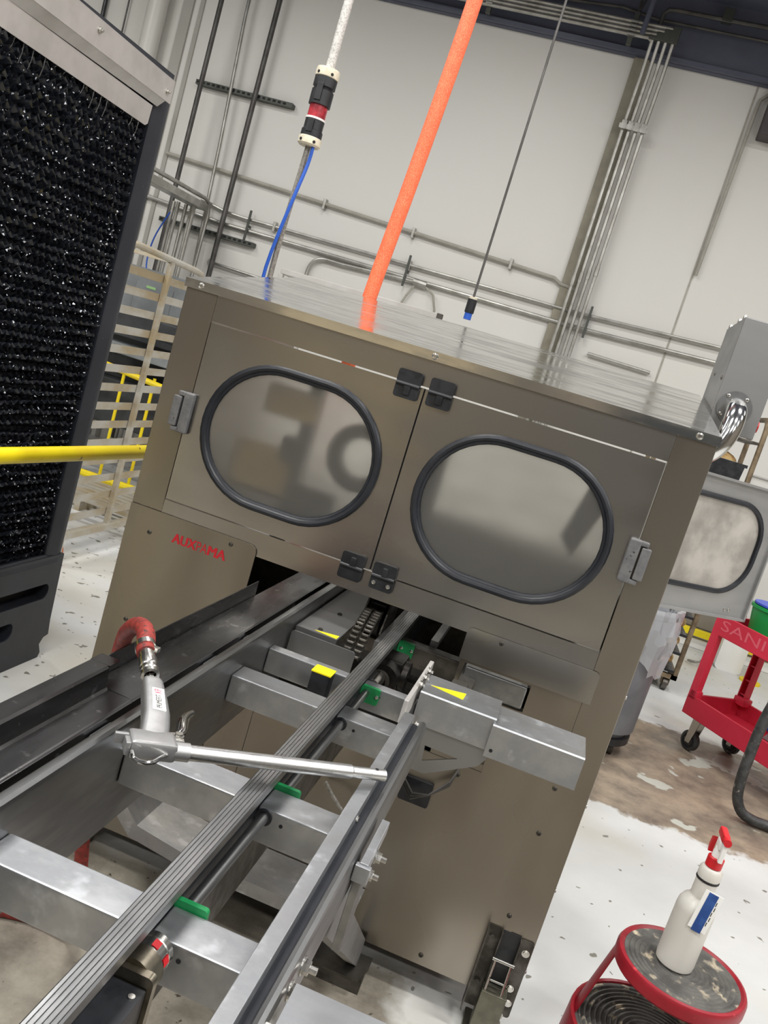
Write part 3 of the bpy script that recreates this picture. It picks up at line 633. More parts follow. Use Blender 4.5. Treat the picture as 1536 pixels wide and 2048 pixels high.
# chain drive
mb = MB(); mb.lathe([(0, -0.02), (0.05, -0.02), (0.05, 0.02), (0, 0.02)], (-0.36, 2.25, 0.888), (1, 0, 0), 20); part(mb, 'sprocket', oily, cv)
mb = MB(); mb.prism([(2.19, 0.87), (2.25, 0.965), (2.36, 0.965), (2.36, 0.87)], -0.392, -0.388, 'x'); mb.prism([(2.19, 0.87), (2.25, 0.965), (2.36, 0.965), (2.36, 0.87)], -0.332, -0.328, 'x'); mb.box(-0.392, -0.328, 2.25, 2.36, 0.95, 0.956); part(mb, 'chain_guard', steel_dark, cv)
cpath = []
for i in range(12):
    t = i / 11; cpath.append((2.055 + 0.14 * t + 0.0 * t, 0.838 + 0.085 * t + 0.015 * math.sin(PI * t)))
lk = None
for sx in (-0.376, -0.350):
    for i, (y, z) in enumerate(cpath):
        if lk is None:
            mb = MB(); mb.prism([(0.0 + y - 0.0075, z - 0.005), (y + 0.0075, z - 0.005), (y + 0.0075, z + 0.005), (y - 0.0075, z + 0.005)], sx - 0.0105, sx - 0.0085, 'x'); mb.prism([(y - 0.0075, z - 0.005), (y + 0.0075, z - 0.005), (y + 0.0075, z + 0.005), (y - 0.0075, z + 0.005)], sx + 0.0085, sx + 0.0105, 'x')
            mb.cyl((sx - 0.011, y, z), (sx + 0.011, y, z), 0.0045, 10); lk = part(mb, 'chain_link', steel_dark, cv); L0 = (sx, y, z)
        else: share(lk, cv, (sx - L0[0], y - L0[1], z - L0[2]))
# inner plates by the machine mouth
mb = MB(); mb.prism(rrect(-0.506, -0.342, 0.79, 0.868, 0.008), 2.0, 2.004); part(mb, 'guard_plate', doorgrey, cv)
mb = MB(); mb.box(-0.506, -0.40, 2.03, 2.78, 0.868, 0.872); mb.box(-0.506, -0.40, 2.028, 2.031, 0.845, 0.872); ip = part(mb, 'bed_plate', doorgrey, cv)
for x, y in ((-0.453, 2.235), (-0.453, 2.06)): mb = MB(); mb.hexbolt((x, y, 0.872), (0, 0, 1), 0.005, 0.004); part(mb, 'bed_bolt', steel_dark, ip)
mb = MB(); mb.prism([(-0.462, 2.043), (-0.403, 2.06), (-0.403, 2.034)], 0.872, 0.8728, 'z'); part(mb, 'warning_sticker', yellow_st, ip, 'yellow triangle sticker')
mb = MB(); mb.box(-0.326, -0.2985, 2.12, 2.78, 0.80, 0.874); part(mb, 'bed_plate', doorgrey, cv)
mb = MB(); mb.box(-0.21, -0.19, 2.31, 2.75, 0.85, 0.87); part(mb, 'guide_bar', steel_conv, cv)
mb = MB(); mb.box(-0.10, -0.06, 2.05, 2.28, 0.83, 0.862, 0.003); mb.box(-0.11, -0.07, 2.0, 2.06, 0.82, 0.875, 0.006); part(mb, 'mounting_bracket', steel_dark, cv)
# sensor block
mb = MB(); mb.box(-0.386, -0.343, 1.79, 1.832, 0.79, 0.868, 0.003); sb = part(mb, 'sensor_block', blackpl, cv)
mb = MB(); mb.box(-0.387, -0.342, 1.789, 1.833, 0.8682, 0.871); part(mb, 'block_cap', yellow_st, sb, 'yellow top')
mb = MB(); mb.box(-0.343, -0.32, 1.80, 1.83, 0.80, 0.815, 0.002); part(mb, 'sensor_bracket', steel_beam, sb)
for x in (-0.47, -0.43, -0.41):
    mb = MB(); mb.cyl((x, 1.80, 0.785), (x, 1.80, 0.815), 0.010, 12); mb.box(x - 0.014, x + 0.014, 1.785, 1.82, 0.779, 0.785); part(mb, 'air_valve', steel_dark, cv)
# guard arm to the right
def hood(x0, x1, y0, y1, z0, z1, t=0.002):
    m_ = MB(); m_.prism([(y0, z0), (y0, z1 - 0.003), (y0 + 0.003, z1), (y1 - 0.003, z1), (y1, z1 - 0.003), (y1, z0), (y1 - t, z0), (y1 - t, z1 - t), (y0 + t, z1 - t), (y0 + t, z0)], x0, x1, 'x'); return m_
ar = part(hood(-0.150, 0.016, 1.787, 1.912, 0.842, 0.913), 'arm_hood', steel_beam, cv)
mb = MB(); mb.prism([(-0.138, 1.842), (-0.062, 1.868), (-0.064, 1.826)], 0.913, 0.9136, 'z'); part(mb, 'warning_sticker', yellow_st, ar, 'yellow triangle sticker')
m_ = hood(0.012, 0.205, 1.774, 1.900, 0.834, 0.905); m_.box(0.203, 0.205, 1.776, 1.898, 0.834, 0.903); ae = part(m_, 'arm_hood', steel_beam, cv)
mb = MB(); mb.cyl((0.024, 1.7735, 0.85), (0.024, 1.776, 0.85), 0.004, 10); part(mb, 'bolt_hole', darkvoid, ae)
mb = MB(); mb.holed([(-0.175, 0.838), (0.024, 0.853), (0.024, 0.826), (0.008, 0.800), (-0.092, 0.742), (-0.160, 0.742), (-0.178, 0.77)], [[(-0.108, 0.802), (-0.034, 0.800), (-0.104, 0.768)]], 1.792, 1.796); part(mb, 'gusset', doorgrey, cv)
mb = MB(); mb.box(-0.15, 0.02, 1.81, 1.90, 0.80, 0.838); part(mb, 'arm_beam', steel_dark, cv)
mb = MB(); mb.box(-0.168, -0.158, 1.69, 1.99, 0.868, 0.918, 0.002); br = part(mb, 'arm_bracket', alu, cv)
for y in (1.80, 1.85, 1.90): mb = MB(); mb.hexbolt((-0.158, y, 0.922), (1, 0, 0), 0.0065, 0.006, 0.006); part(mb, 'bracket_bolt', zinc, br)
mb = MB(); mb.box(-0.157, -0.13, 1.655, 1.70, 0.866, 0.893, 0.002); mb.hexbolt((-0.13, 1.675, 0.885), (1, 0, 0), 0.006, 0.005); part(mb, 'rail_joint', zinc, cv)
mb = MB(); mb.prism(rrect(-0.155, -0.075, 0.50, 0.565, 0.006), FZ - 0.012, FZ - 0.001); pk = part(mb, 'cable_plate', blackpl, cv)
for k in range(3):
    mb = MB(); mb.tube([(-0.15, FZ - 0.02, 0.56 - k * .008), (-0.12, FZ - 0.05, 0.545 - k * .008), (-0.08, FZ - 0.05, 0.555), (-0.04, FZ - 0.03, 0.60 - k * .006), (-0.03, FZ - 0.012, 0.63)], 0.0028, 8); part(mb, 'cable', conduit_d, pk)
mb = MB(); mb.tube([(-0.34, FZ - 0.02, 0.47), (-0.31, FZ - 0.05, 0.46), (-0.27, FZ - 0.07, 0.44), (-0.22, FZ - 0.05, 0.44)], 0.005, 8); part(mb, 'cable', greyjacket, pk)
# clamp and strut under the right rail
mb = MB(); mb.box(-0.102, -0.089, 1.125, 1.262, 0.868, 0.890, 0.002); mb.box(-0.107, -0.084, 1.120, 1.132, 0.862, 0.887, 0.002); ck = part(mb, 'clamp_block', steel_beam, cv)
for y in (1.135, 1.185): mb = MB(); mb.hexbolt((-0.088, y, 0.872), (1, 0, 0), 0.0075, 0.008, 0.008); part(mb, 'clamp_bolt', zinc, ck)
mb = MB(); mb.box(-0.105, -0.092, 1.14, 1.185, 0.74, 0.867, 0.002); part(mb, 'strut_plate', steel_conv, cv)
mb = MB(); mb.prism([(1.13, 0.80), (1.19, 0.80), (2.13, 0.105), (2.13, 0.052), (2.09, 0.052), (1.13, 0.765)], -0.146, -0.118, 'x'); part(mb, 'strut', doorgrey, cv)
mb = MB(); mb.prism([(-0.26, 2.04), (-0.10, 2.04), (-0.085, 2.10), (-0.085, 2.148), (-0.26, 2.148)], 0.045, 0.051, 'z'); mb.box(-0.245, -0.09, 2.06, 2.13, 0.0, 0.045); part(mb, 'strut_foot', steel_dark, cv)
# near arm, bottom of the picture
na = part(hood(-0.100, 0.10, 0.72, 0.842, 0.85, 0.903), 'arm_hood', steel_beam, cv)
mb = MB(); mb.box(-0.122, -0.100, 0.70, 0.78, 0.83, 0.897, 0.002); part(mb, 'arm_bracket', alu, cv)
for y in (0.86, 0.905): mb = MB(); mb.hexbolt((-0.108, y, 0.875), (1, 0, 0), 0.0085, 0.009, 0.009); part(mb, 'clamp_bolt', zinc, na)
# bent drip tray under the rails
mb = MB(); mb.prism([(-0.845, 0.345), (-0.745, 0.247), (-0.60, 0.226), (-0.16, 0.226), (-0.16, 0.222), (-0.602, 0.222), (-0.748, 0.243), (-0.848, 0.341)], 1.98, 2.145); mb.prism([(-0.845, 0.345), (-0.745, 0.247), (-0.60, 0.226), (-0.16, 0.226), (-0.16, 0.19), (-0.605, 0.19), (-0.76, 0.21), (-0.87, 0.31)], 1.976, 1.98); part(mb, 'drip_tray', steel_beam, cv)
# legs of the conveyor
for x in (-0.64, -0.15):
    mb = MB(); mb.box(x, x + 0.04, 0.30, 0.34, 0.0, 0.80, 0.003); part(mb, 'leg', steel_conv, cv)

# ================================================================== AIR GUN
ag = thing('air_gun', 'silver air blow gun with long nozzle lying across the conveyor rails', 'air gun', (-0.43, 1.12, 0.93))
G = Matrix(((0.808, -0.589, 0, -0.43), (0.589, 0.808, 0, 1.098), (-0.035, 0.0, 1, 0.941), (0, 0, 0, 1)))
mb = MB(); mb.M = G
mb.box(-0.026, 0.042, -0.014, 0.030, -0.014, 0.015, 0.007); mb.cyl((0.02, 0, 0), (0.060, 0, 0), 0.0135, 20)
mb.box(-0.044, -0.020, 0.014, 0.022, -0.006, 0.010, 0.002); mb.box(-0.032, -0.024, -0.012, 0.010, -0.009, 0.011, 0.002)
gb_ = part(mb, 'gun_body', gunmetal, ag)
mb = MB(); mb.M = G
secs = [(0.016, 0.010, 0.022, 0.0125), (0.045, 0.016, 0.0215, 0.014), (0.075, 0.021, 0.0205, 0.015), (0.11, 0.023, 0.019, 0.015), (0.158, 0.024, 0.0165, 0.014), (0.166, 0.024, 0.0145, 0.012)]
rings = []
for v, uc, hw, hh in secs:
    rings.append([mb.bm.verts.new((uc + hw * math.copysign(abs(math.cos(a)) ** 0.5, math.cos(a)), v, 0.002 + 0.15 * max(0, v - 0.03) + hh * math.copysign(abs(math.sin(a)) ** 0.5, math.sin(a)))) for a in [2 * PI * k / 20 for k in range(20)]])
for A, B in zip(rings, rings[1:]):
    for k in range(20): mb.bm.faces.new((A[k], A[(k + 1) % 20], B[(k + 1) % 20], B[k]))
mb.bm.faces.new(rings[0][::-1]); mb.bm.faces.new(rings[-1]); bmesh.ops.transform(mb.bm, matrix=G, verts=mb.bm.verts)
hd = part(mb, 'handle', gunmetal, ag)
GL = lambda u, v, d: tuple(G @ Vector((u, v, 0.002 + 0.15 * (v - 0.03) + 0.0152 + d)))
mb = MB(); q_ = [(0.013, 0.075), (0.033, 0.072), (0.036, 0.128), (0.018, 0.130)]
A_ = [mb.bm.verts.new(GL(u, v, -0.003)) for u, v in q_]; B_ = [mb.bm.verts.new(GL(u, v, 0.0006)) for u, v in q_]
mb.bm.faces.new(A_[::-1]); mb.bm.faces.new(B_)
for k in range(4): mb.bm.faces.new((A_[k], A_[(k + 1) % 4], B_[(k + 1) % 4], B_[k]))
lb = part(mb, 'label', diffuser, hd, 'white label on the handle')
gpl = lambda u, v, d: GL(0.0255 - v + 0.05 * (u - 0.1), u, 0.0006 + d)
mb = MB(); text_into(mb, 'PRIMEFIT', (0.078, 0.111, -0.0035, 0.0050), gpl, 0.0004); part(mb, 'label_print', blackink, hd, 'black label lettering')
mb = MB(); text_into(mb, 'XP', (0.113, 0.126, -0.0045, 0.0060), gpl, 0.0004); part(mb, 'label_print', pink, hd, 'magenta label lettering')
mb = MB(); mb.M = G; mb.tube([(0.058, 0, 0), (0.318, 0, 0)], 0.0112, 18); mb.tube([(0.318, 0, 0), (0.321, 0, 0), (0.378, 0, 0)], [0.0112, 0.0092, 0.0092], 18); nz_ = part(mb, 'nozzle', guntube, ag)
mb = MB(); mb.M = G; mb.cyl((0.362, 0, 0.007), (0.362, 0, 0.0096), 0.003, 10); part(mb, 'air_hole', darkvoid, nz_)
mb = MB(); mb.M = G
lev = [(0.046, 0.034), (0.056, 0.048), (0.061, 0.066), (0.066, 0.086), (0.074, 0.104), (0.086, 0.120)]
mb.tube([(u, v, 0.004) for u, v in lev], [0.004, 0.0075, 0.0088, 0.0085, 0.007, 0.005], 12); part(mb, 'lever', chrome, ag)
mb = MB(); mb.M = G; mb.box(0.036, 0.056, 0.016, 0.040, -0.006, 0.009, 0.002); mb.hexbolt((0.048, 0.028, 0.009), (0, 0, 1), 0.006, 0.005); part(mb, 'lever_pivot', zinc, ag)
mb = MB(); mb.M = G; mb.tube([(-0.022, -0.015, 0), (-0.022, -0.032, 0), (-0.016, -0.04, 0), (-0.006, -0.042, 0), (0.004, -0.038, 0), (0.018, -0.022, 0), (0.026, -0.014, 0)], 0.0032, 10); part(mb, 'hanging_hook', chrome, ag)
a_ = G @ Vector((0.024, 0.164, 0.022)); b_ = G @ Vector((0.024, 0.184, 0.026)); c_ = G @ Vector((0.022, 0.252, 0.041))
mb = MB(); mb.cyl(a_, b_, 0.0065, 6); dd = (c_ - b_)
mb.lathe([(0.010, 0), (0.0145, 0.001), (0.0145, 0.009), (0.013, 0.011), (0.0145, 0.013), (0.0145, 0.020), (0.013, 0.022), (0.0148, 0.025), (0.0148, 0.042), (0.0132, 0.046), (0.0132, 0.066), (0.0, 0.066)], b_, dd, 20); part(mb, 'quick_coupling', zinc, ag)
d0 = c_ + Vector(dd).normalized() * 0.002
hp = [d0 - Vector(dd).normalized() * 0.012, d0, Vector((-0.580, 1.347, 0.990)), Vector((-0.600, 1.375, 0.990)), Vector((-0.625, 1.405, 0.979)), Vector((-0.650, 1.44, 0.957)), Vector((-0.676, 1.48, 0.927)), Vector((-0.697, 1.52, 0.892)), Vector((-0.712, 1.55, 0.83)), Vector((-0.72, 1.575, 0.70)), Vector((-0.735, 1.615, 0.52)), Vector((-0.747, 1.67, 0.40)), Vector((-0.75, 1.74, 0.20)), Vector((-0.76, 1.80, 0.05)), Vector((-0.80, 1.82, 0.016)), Vector((-0.95, 1.80, 0.014)), Vector((-1.3, 1.62, 0.014))]
mb = MB(); mb.tube(smooth_path(hp, 6), 0.0155, 16); ho = part(mb, 'hose', redhose, ag, 'red rubber air hose')
mb = MB(); cc = d0 + Vector(dd).normalized() * 0.006
mb.lathe([(0.0157, -0.006), (0.0172, -0.006), (0.0172, 0.006), (0.0157, 0.006)], cc, dd, 20); mb.box(cc.x + 0.014, cc.x + 0.026, cc.y - 0.008, cc.y + 0.003, cc.z + 0.0, cc.z + 0.008, 0.001); part(mb, 'hose_clamp', zinc, ho)

# ================================================================== EVAPORATIVE COOLER
ec = thing('evaporative_cooler', 'tall black evaporative cooler with wet honeycomb pad under an aluminium trough', 'cooler', (-2.2, 2.4, 0))
CX = -1.775
mb = MB(); mb.box(-2.7, CX - 0.11, 1.35, 3.10, 0.10, 2.19, 0.01); part(mb, 'housing', coolpl, ec)
# far edge frame, with bevelled profile
mb = MB(); mb.prism([(CX - 0.12, 3.03), (CX - 0.012, 3.025), (CX - 0.008, 3.035), (CX, 3.085), (CX - 0.008, 3.125), (CX - 0.03, 3.135), (CX - 0.12, 3.135)], 0.44, 2.20, 'z'); part(mb, 'edge_frame', coolpl, ec)
# base moulding with slot handles
mb = MB(); slots = [rrect(2.62, 3.088, 0.266, 0.330, 0.03, 5), rrect(2.35, 2.905, 0.135, 0.205, 0.03, 5)]
mb.holed([(1.35, 0.0), (3.125, 0.0), (3.135, 0.02), (3.115, 0.06), (3.135, 0.085), (3.165, 0.092), (3.155, 0.16), (3.14, 0.445), (1.35, 0.445)], slots, CX - 0.06, CX, 'x'); part(mb, 'base_moulding', coolpl, ec)
mb = MB(); mb.box(CX - 0.12, CX - 0.065, 1.35, 3.10, 0.005, 0.44); part(mb, 'slot_backing', darkvoid, ec)
mb = MB(); mb.prism([(CX - 0.10, 0.452), (CX - 0.012, 0.452), (CX - 0.002, 0.44), (CX + 0.004, 0.418), (CX - 0.004, 0.41), (CX - 0.10, 0.41)], 1.35, 3.10); part(mb, 'sill', coolpl, ec)
# honeycomb pad
mb = MB(); bm = mb.bm; rnd = random.Random(3); row = 0.0185; step = 0.0165; zz = 0.455; r_i = 0
while zz < 2.10:
    y = 1.95 + (r_i % 2) * step; k = 0; prev = None
    ph = rnd.random() * 6
    while y < 3.03:
        up = (k % 2) * row * (0.75 + 0.2 * rnd.random()) + 0.005 * math.sin(y * 9 + ph)
        jx = rnd.uniform(-0.005, 0.003)
        sl = 0.016 if r_i % 2 else -0.014
        a = bm.verts.new((CX - 0.016 + jx, y + rnd.uniform(-.002, .002), zz + up)); b2 = bm.verts.new((CX - 0.050, y + sl * 1.2 + rnd.uniform(-.005, .005), zz + up - (0.034 if r_i % 2 else 0.014) + rnd.uniform(-.006, .006)))
        if prev: bm.faces.new((prev[0], a, b2, prev[1]))
        prev = (a, b2); y += step * rnd.uniform(0.85, 1.15); k += 1
    zz += row; r_i += 1
me_pad = part(mb, 'honeycomb_pad', padm, ec, kind='stuff')
for p_ in me_pad.data.polygons: p_.use_smooth = False
mb = MB(); rnd = random.Random(21)
for i in range(1500):
    c = Vector((CX - 0.012 - rnd.random() * 0.008, rnd.uniform(2.0, 3.02), rnd.uniform(0.46, 2.07))); r = rnd.choice((0.0022, 0.003, 0.004, 0.0052))
    v = [mb.bm.verts.new(c + Vector((rnd.uniform(-1, 1), rnd.uniform(-1, 1), rnd.uniform(-1, 1))).normalized() * r) for _ in range(4)]
    for f in ((0, 1, 2), (0, 2, 3), (0, 3, 1), (1, 3, 2)): mb.bm.faces.new([v[k] for k in f])
part(mb, 'droplet_glint', pbr('white_glint', S(225, 230, 240), 0.15, 0.0, spec=0.8), ec, kind='stuff')  # white specks on the wet pad painting its sparkling highlights
mb = MB(); mb.box(CX - 0.105, CX - 0.085, 1.4, 3.03, 0.445, 2.13); part(mb, 'pad_backing', darkvoid, ec)
# aluminium trough
mb = MB(); mb.prism([(1.4, 2.086), (2.985, 2.070), (3.000, 2.080), (3.004, 2.143), (1.4, 2.156)], CX - 0.004, CX - 0.001, 'x'); tr = part(mb, 'trough_lip', alu, ec)
mb = MB(); mb.prism([(CX - 0.002, 2.150), (CX + 0.030, 2.182), (CX + 0.030, 2.185), (CX - 0.004, 2.153)], 1.4, 3.035); part(mb, 'trough_slope', alu, ec)
mb = MB(); mb.prism([(1.4, 2.183), (3.055, 2.172), (3.053, 2.250), (1.4, 2.274)], CX + 0.030, CX + 0.034, 'x'); tf = part(mb, 'trough_fascia', alu, ec)
mb = MB(); mb.prism([(CX - 0.50, 2.252), (CX + 0.030, 2.252), (CX + 0.030, 2.268), (CX - 0.50, 2.285)], 1.4, 3.045); part(mb, 'top_cover', coolpl, ec)
for y, z in ((2.56, 2.226), (3.015, 2.202)):
    mb = MB(); mb.hexbolt((CX + 0.034, y, z), (1, 0, 0), 0.008, 0.008, 0.006); part(mb, 'trough_bolt', zinc, tf)
# water trickles hanging under the trough lip
rnd = random.Random(11)
mb = MB()
for i in range(16):
    y = 2.2 + i * 0.05 + rnd.uniform(-.01, .01); l = rnd.choice((0.01, 0.015, 0.02, 0.035, 0.06)); z0 = 2.082 - 0.0085 * (y - 2.2)
    mb.tube([(CX - 0.004, y, z0), (CX - 0.006, y + 0.002, z0 - l * 0.5), (CX - 0.010, y - 0.001, z0 - l)], [0.0018, 0.0009, 0.0014], 6)
part(mb, 'water_trickle', pbr('clear_water', (1, 1, 1, 1), 0.05, 0.0, trans=1.0), ec, kind='stuff')

# ================================================================== HANDRAIL (yellow)
hr = thing('yellow_guard_rail', 'yellow painted pipe guard rail between black cooler and steel machine', 'guard rail', (-1.42, 2.2, 0))
mb = MB(); mb.tube([(-1.475, 1.2, 1.0), (-1.445, 2.1, 1.0), (-1.392, 2.86, 1.0), (-1.385, 3.0, 1.0)], 0.0235, 18); part(mb, 'rail', yellow, hr)
for x, y in ((-1.475, 1.2), (-1.385, 3.0)):
    mb = MB(); mb.cyl((x, y, 0.0), (x, y, 1.0), 0.0235, 16); mb.cyl((x, y, 0), (x, y, 0.01), 0.06, 16); mb.ball((x, y, 1.0), 0.0235, u=12, v=8); part(mb, 'post', yellow, hr)

# ================================================================== HANGING CABLES
ca = thing('power_cable', 'hanging grey power cable with black and red twist-lock connector above the machine', 'cable', (-1.258, 3.2, 1.5))
mb = MB(); mb.tube([(-1.249, 3.2, 4.92), (-1.25, 3.2, 3.6), (-1.252, 3.2, 2.8), (-1.256, 3.2, 2.43)], 0.0165, 12); part(mb, 'upper_cable', whitejacket, ca, 'clear sleeved upper cable')
cx, cy = -1.258, 3.2
mb = MB(); mb.lathe([(0, 0.0), (0.040, 0.0), (0.043, -0.006), (0.043, -0.030), (0.041, -0.032)], (cx, cy, 2.452), (0, 0, 1), 24); part(mb, 'connector_cap', cream, ca)
mb = MB(); mb.lathe([(0.041, 2.424), (0.041, 2.388), (0.036, 2.384), (0.035, 2.380), (0.040, 2.376), (0.040, 2.325), (0.0, 2.323)], (cx, cy, 0), (0, 0, 1), 24); mb.box(cx - 0.012, cx + 0.012, cy - 0.044, cy - 0.03, 2.335, 2.395, 0.002); part(mb, 'connector_body', blackpl, ca)
mb = MB(); mb.cyl((cx, cy, 2.325), (cx, cy, 2.280), 0.033, 24); part(mb, 'indicator_window', redclear, ca, 'red see-through window of the connector')
mb = MB(); mb.lathe([(0.0, 2.281), (0.036, 2.281), (0.036, 2.274), (0, 2.274)], (cx, cy, 0), (0, 0, 1), 24); part(mb, 'connector_ring', white_pl, ca)
mb = MB(); mb.lathe([(0, 2.274), (0.035, 2.274), (0.035, 2.240), (0.039, 2.236), (0.039, 2.212), (0, 2.212)], (cx, cy, 0), (0, 0, 1), 24); mb.box(cx - 0.012, cx + 0.012, cy - 0.042, cy - 0.03, 2.225, 2.27, 0.002); part(mb, 'connector_body', blackpl, ca)
mb = MB(); mb.lathe([(0.040, 2.213), (0.042, 2.21), (0.042, 2.188), (0.036, 2.182), (0, 2.182)], (cx, cy, 0), (0, 0, 1), 24); cpz = part(mb, 'connector_cap', cream, ca)
for z in (2.43, 2.196):
    for a in (-0.5, 0.75):
        mb = MB(); d = Vector((math.sin(a), -math.cos(a), 0)); p = Vector((cx, cy, z)) + d * 0.0415; mb.cyl(p, p + d * 0.0022, 0.0055, 10); part(mb, 'cap_screw_hole', darkvoid, ca)
mb = MB(); mb.tube(smooth_path([Vector(p) for p in ((cx, cy, 2.183), (-1.262, 3.2, 2.05), (-1.268, 3.2, 1.9), (-1.270, 3.2, 1.76), (-1.268, 3.2, 1.60), (-1.262, 3.2, 1.0), (-1.26, 3.2, 0.02))]), 0.010, 10); part(mb, 'lower_cable', greyjacket, ca)
mb = MB(); mb.tube(smooth_path([Vector(p) for p in ((-1.236, 3.19, 2.19), (-1.238, 3.19, 2.12), (-1.252, 3.18, 2.0), (-1.270, 3.18, 1.88), (-1.284, 3.18, 1.76), (-1.286, 3.18, 1.66), (-1.28, 3.18, 1.2), (-1.28, 3.18, 0.02))]), 0.0065, 10); solo(mb, 'blue_cable', bluec, 'thin blue cable hanging beside the grey power cable', 'cable')
mb = MB(); mb.tube(smooth_path([Vector(p) for p in ((-0.795, 3.2, 4.92), (-0.806, 3.2, 3.4), (-0.817, 3.2, 2.78), (-0.85, 3.2, 2.2), (-0.882, 3.2, 1.73), (-0.89, 3.2, 1.3), (-0.90, 3.2, 0.02))], 5), 0.0265, 14); solo(mb, 'orange_hose', orange, 'bright orange hose hanging from the ceiling behind the machine', 'hose')
dc = thing('hanging_plug', 'thin dark cord with small blue tipped plug hanging free over the roof', 'cord', (-0.648, 4.0, 1.80))
mb = MB(); mb.tube([(-0.64, 4.0, 4.92), (-0.645, 4.0, 3.0), (-0.648, 4.0, 1.90)], 0.0055, 8); part(mb, 'cord', conduit_d, dc)
mb = MB(); mb.cyl((-0.648, 4.0, 1.905), (-0.648, 4.0, 1.895), 0.018, 14); part(mb, 'plug_collar', cream, dc)
mb = MB(); mb.cyl((-0.648, 4.0, 1.895), (-0.648, 4.0, 1.835), 0.021, 14); part(mb, 'plug_body', blackpl, dc)
mb = MB(); mb.cyl((-0.648, 4.0, 1.835), (-0.648, 4.0, 1.805), 0.017, 14); part(mb, 'plug_tip', bluec, dc)

# ================================================================== WALL CONDUITS
WY = 7.86
def pipe(name, pts, r, mat, label, cat='conduit', group=None, seg=10, straps=()):
    m_ = MB(); m_.tube([Vector(p) for p in pts], r, seg)
    if not straps: return solo(m_, name, mat, label, cat, group)
    t = thing(name, label, cat, pts[0], group); part(m_, 'pipe_run', mat, t)
    for p in straps:
        s_ = MB(); s_.box(p[0] - 0.012, p[0] + 0.012, p[1] - r - 0.006, 7.899, p[2] - r - 0.03, p[2] + r + 0.03, 0.003); part(s_, 'strap', conduit, t)
    return t
def bend(a, c, b, r, n=6):
    a, c, b = Vector(a), Vector(c), Vector(b); p = c + (a - c).normalized() * r; q = c + (b - c).normalized() * r
    out = [a]
    for i in range(n + 1):
        t = i / n; out.append(p * (1 - t) ** 2 + c * 2 * t * (1 - t) + q * t * t)
    return out + [b]
pipe('rising_conduit', [(-4.10, WY - .25, 0.1), (-4.10, WY - .25, 4.92)], 0.022, conduit_d, 'dark straight rising pipe, leftmost of three tall pipes on the wall')
pipe('rising_conduit', [(-3.79, 7.81, 0.0), (-3.80, 7.81, 0.9), (-3.88, 7.80, 2.9), (-3.945, 7.80, 4.0), (-3.95, 7.80, 4.3), (-4.05, 7.80, 4.42)], 0.016, conduit, 'bright thin conduit between the two dark tall wall pipes')
pipe('rising_conduit', [(-3.67, 7.80, 0.0), (-3.67, 7.80, 3.2), (-3.668, 7.80, 4.92)], 0.024, conduit_d, 'tall dark pipe nearest the hanging connector, crossing both strut channels')
for (x0, x1, z, lab) in ((-4.27, -3.32, 3.395, 'upper slotted strut channel fixed to the wall behind tall pipes'), (-4.30, -3.34, 2.152, 'lower slotted strut channel fixed to the wall behind tall pipes')):
    t = thing('strut_channel', lab, 'strut', ((x0 + x1) / 2, 7.87, z))
    mb = MB(); mb.box(x0, x1, 7.825, 7.9, z - 0.02, z + 0.02); part(mb, 'channel', strutm, t)
    mb = MB(); n = int((x1 - x0) / 0.05); mb.box(x0 + 0.012, x0 + 0.038, 7.822, 7.826, z - 0.008, z + 0.010); sl0 = part(mb, 'slot', darkvoid, t)
    for i in range(1, n): share(sl0, t, (i * 0.05, 0, 0))
st_ = [(-2.8, WY, 2.665), (-1.95, WY, 2.63), (-1.05, WY, 2.597)]
pipe('horizontal_conduit', [(-4.40, WY, 2.733), (-0.66, WY, 2.582), (-0.60, WY, 2.55), (-0.44, WY, 2.535)], 0.016, conduit_p, 'topmost pale pipe running level across the wall, painted like the wall', straps=st_)
u1 = [(-3.2, WY, 2.36), (-1.9, WY, 2.355)]
pipe('horizontal_conduit', [(-3.95, WY, 2.42), (-3.7, WY, 2.37), (-3.5, WY, 2.36), (-0.35, WY, 2.358), (1.6, WY, 2.43)], 0.015, conduit, 'upper of the paired level conduits crossing behind orange hose', straps=u1)
pipe('horizontal_conduit', [(-4.7, WY, 2.33), (-3.7, WY, 2.262), (-0.30, WY, 2.240), (1.6, WY, 2.30)], 0.018, conduit, 'lower of the paired level conduits crossing behind orange hose')
sup = None
for x in (-3.44, -1.905, -0.28):
    if sup is None: mb = MB(); mb.box(x - 0.010, x + 0.010, 7.822, 7.838, 2.17, 2.44, 0.003); mb.box(x - 0.008, x + 0.008, 7.836, 7.899, 2.29, 2.31); sup = solo(mb, 'conduit_bracket', strutm, 'upright bracket holding the paired conduits near the tall left pipes', 'bracket', 'conduit brackets on the back wall'); sx0 = x
    else:
        c = sup.copy(); col.objects.link(c); c.location.x = sup.location.x + (x - sx0); c['label'] = 'upright bracket holding the paired conduits just left of orange hose' if x < -1 else 'upright bracket holding the paired conduits right of the vertical conduits'
pipe('bent_conduit', bend((-2.79, WY, 1.0), (-2.79, WY, 2.21), (-2.5, WY, 2.205), 0.16) + [(-1.80, WY, 2.235)], 0.018, conduit, 'conduit bending from vertical to level above the table frame')
pipe('bent_conduit', [(-1.82, WY, 2.235), (-1.70, WY, 2.23)], 0.034, conduit, 'short conduit fitting at the end of the bent conduit', 'fitting')
pipe('cable_loop', [(-1.80, WY, 2.22), (-1.85, WY - .01, 2.10), (-1.9, WY - .01, 1.95), (-1.9, WY, 1.7)], 0.010, conduit_p, 'thin loose cable dropping from the bent conduit fitting', 'cable')
pipe('cable_loop', [(-1.72, WY, 2.225), (-1.62, WY - .01, 2.17), (-1.57, WY - .01, 2.05), (-1.55, WY, 1.8)], 0.010, conduit_p, 'curved cable drooping right of the bent conduit fitting', 'cable')
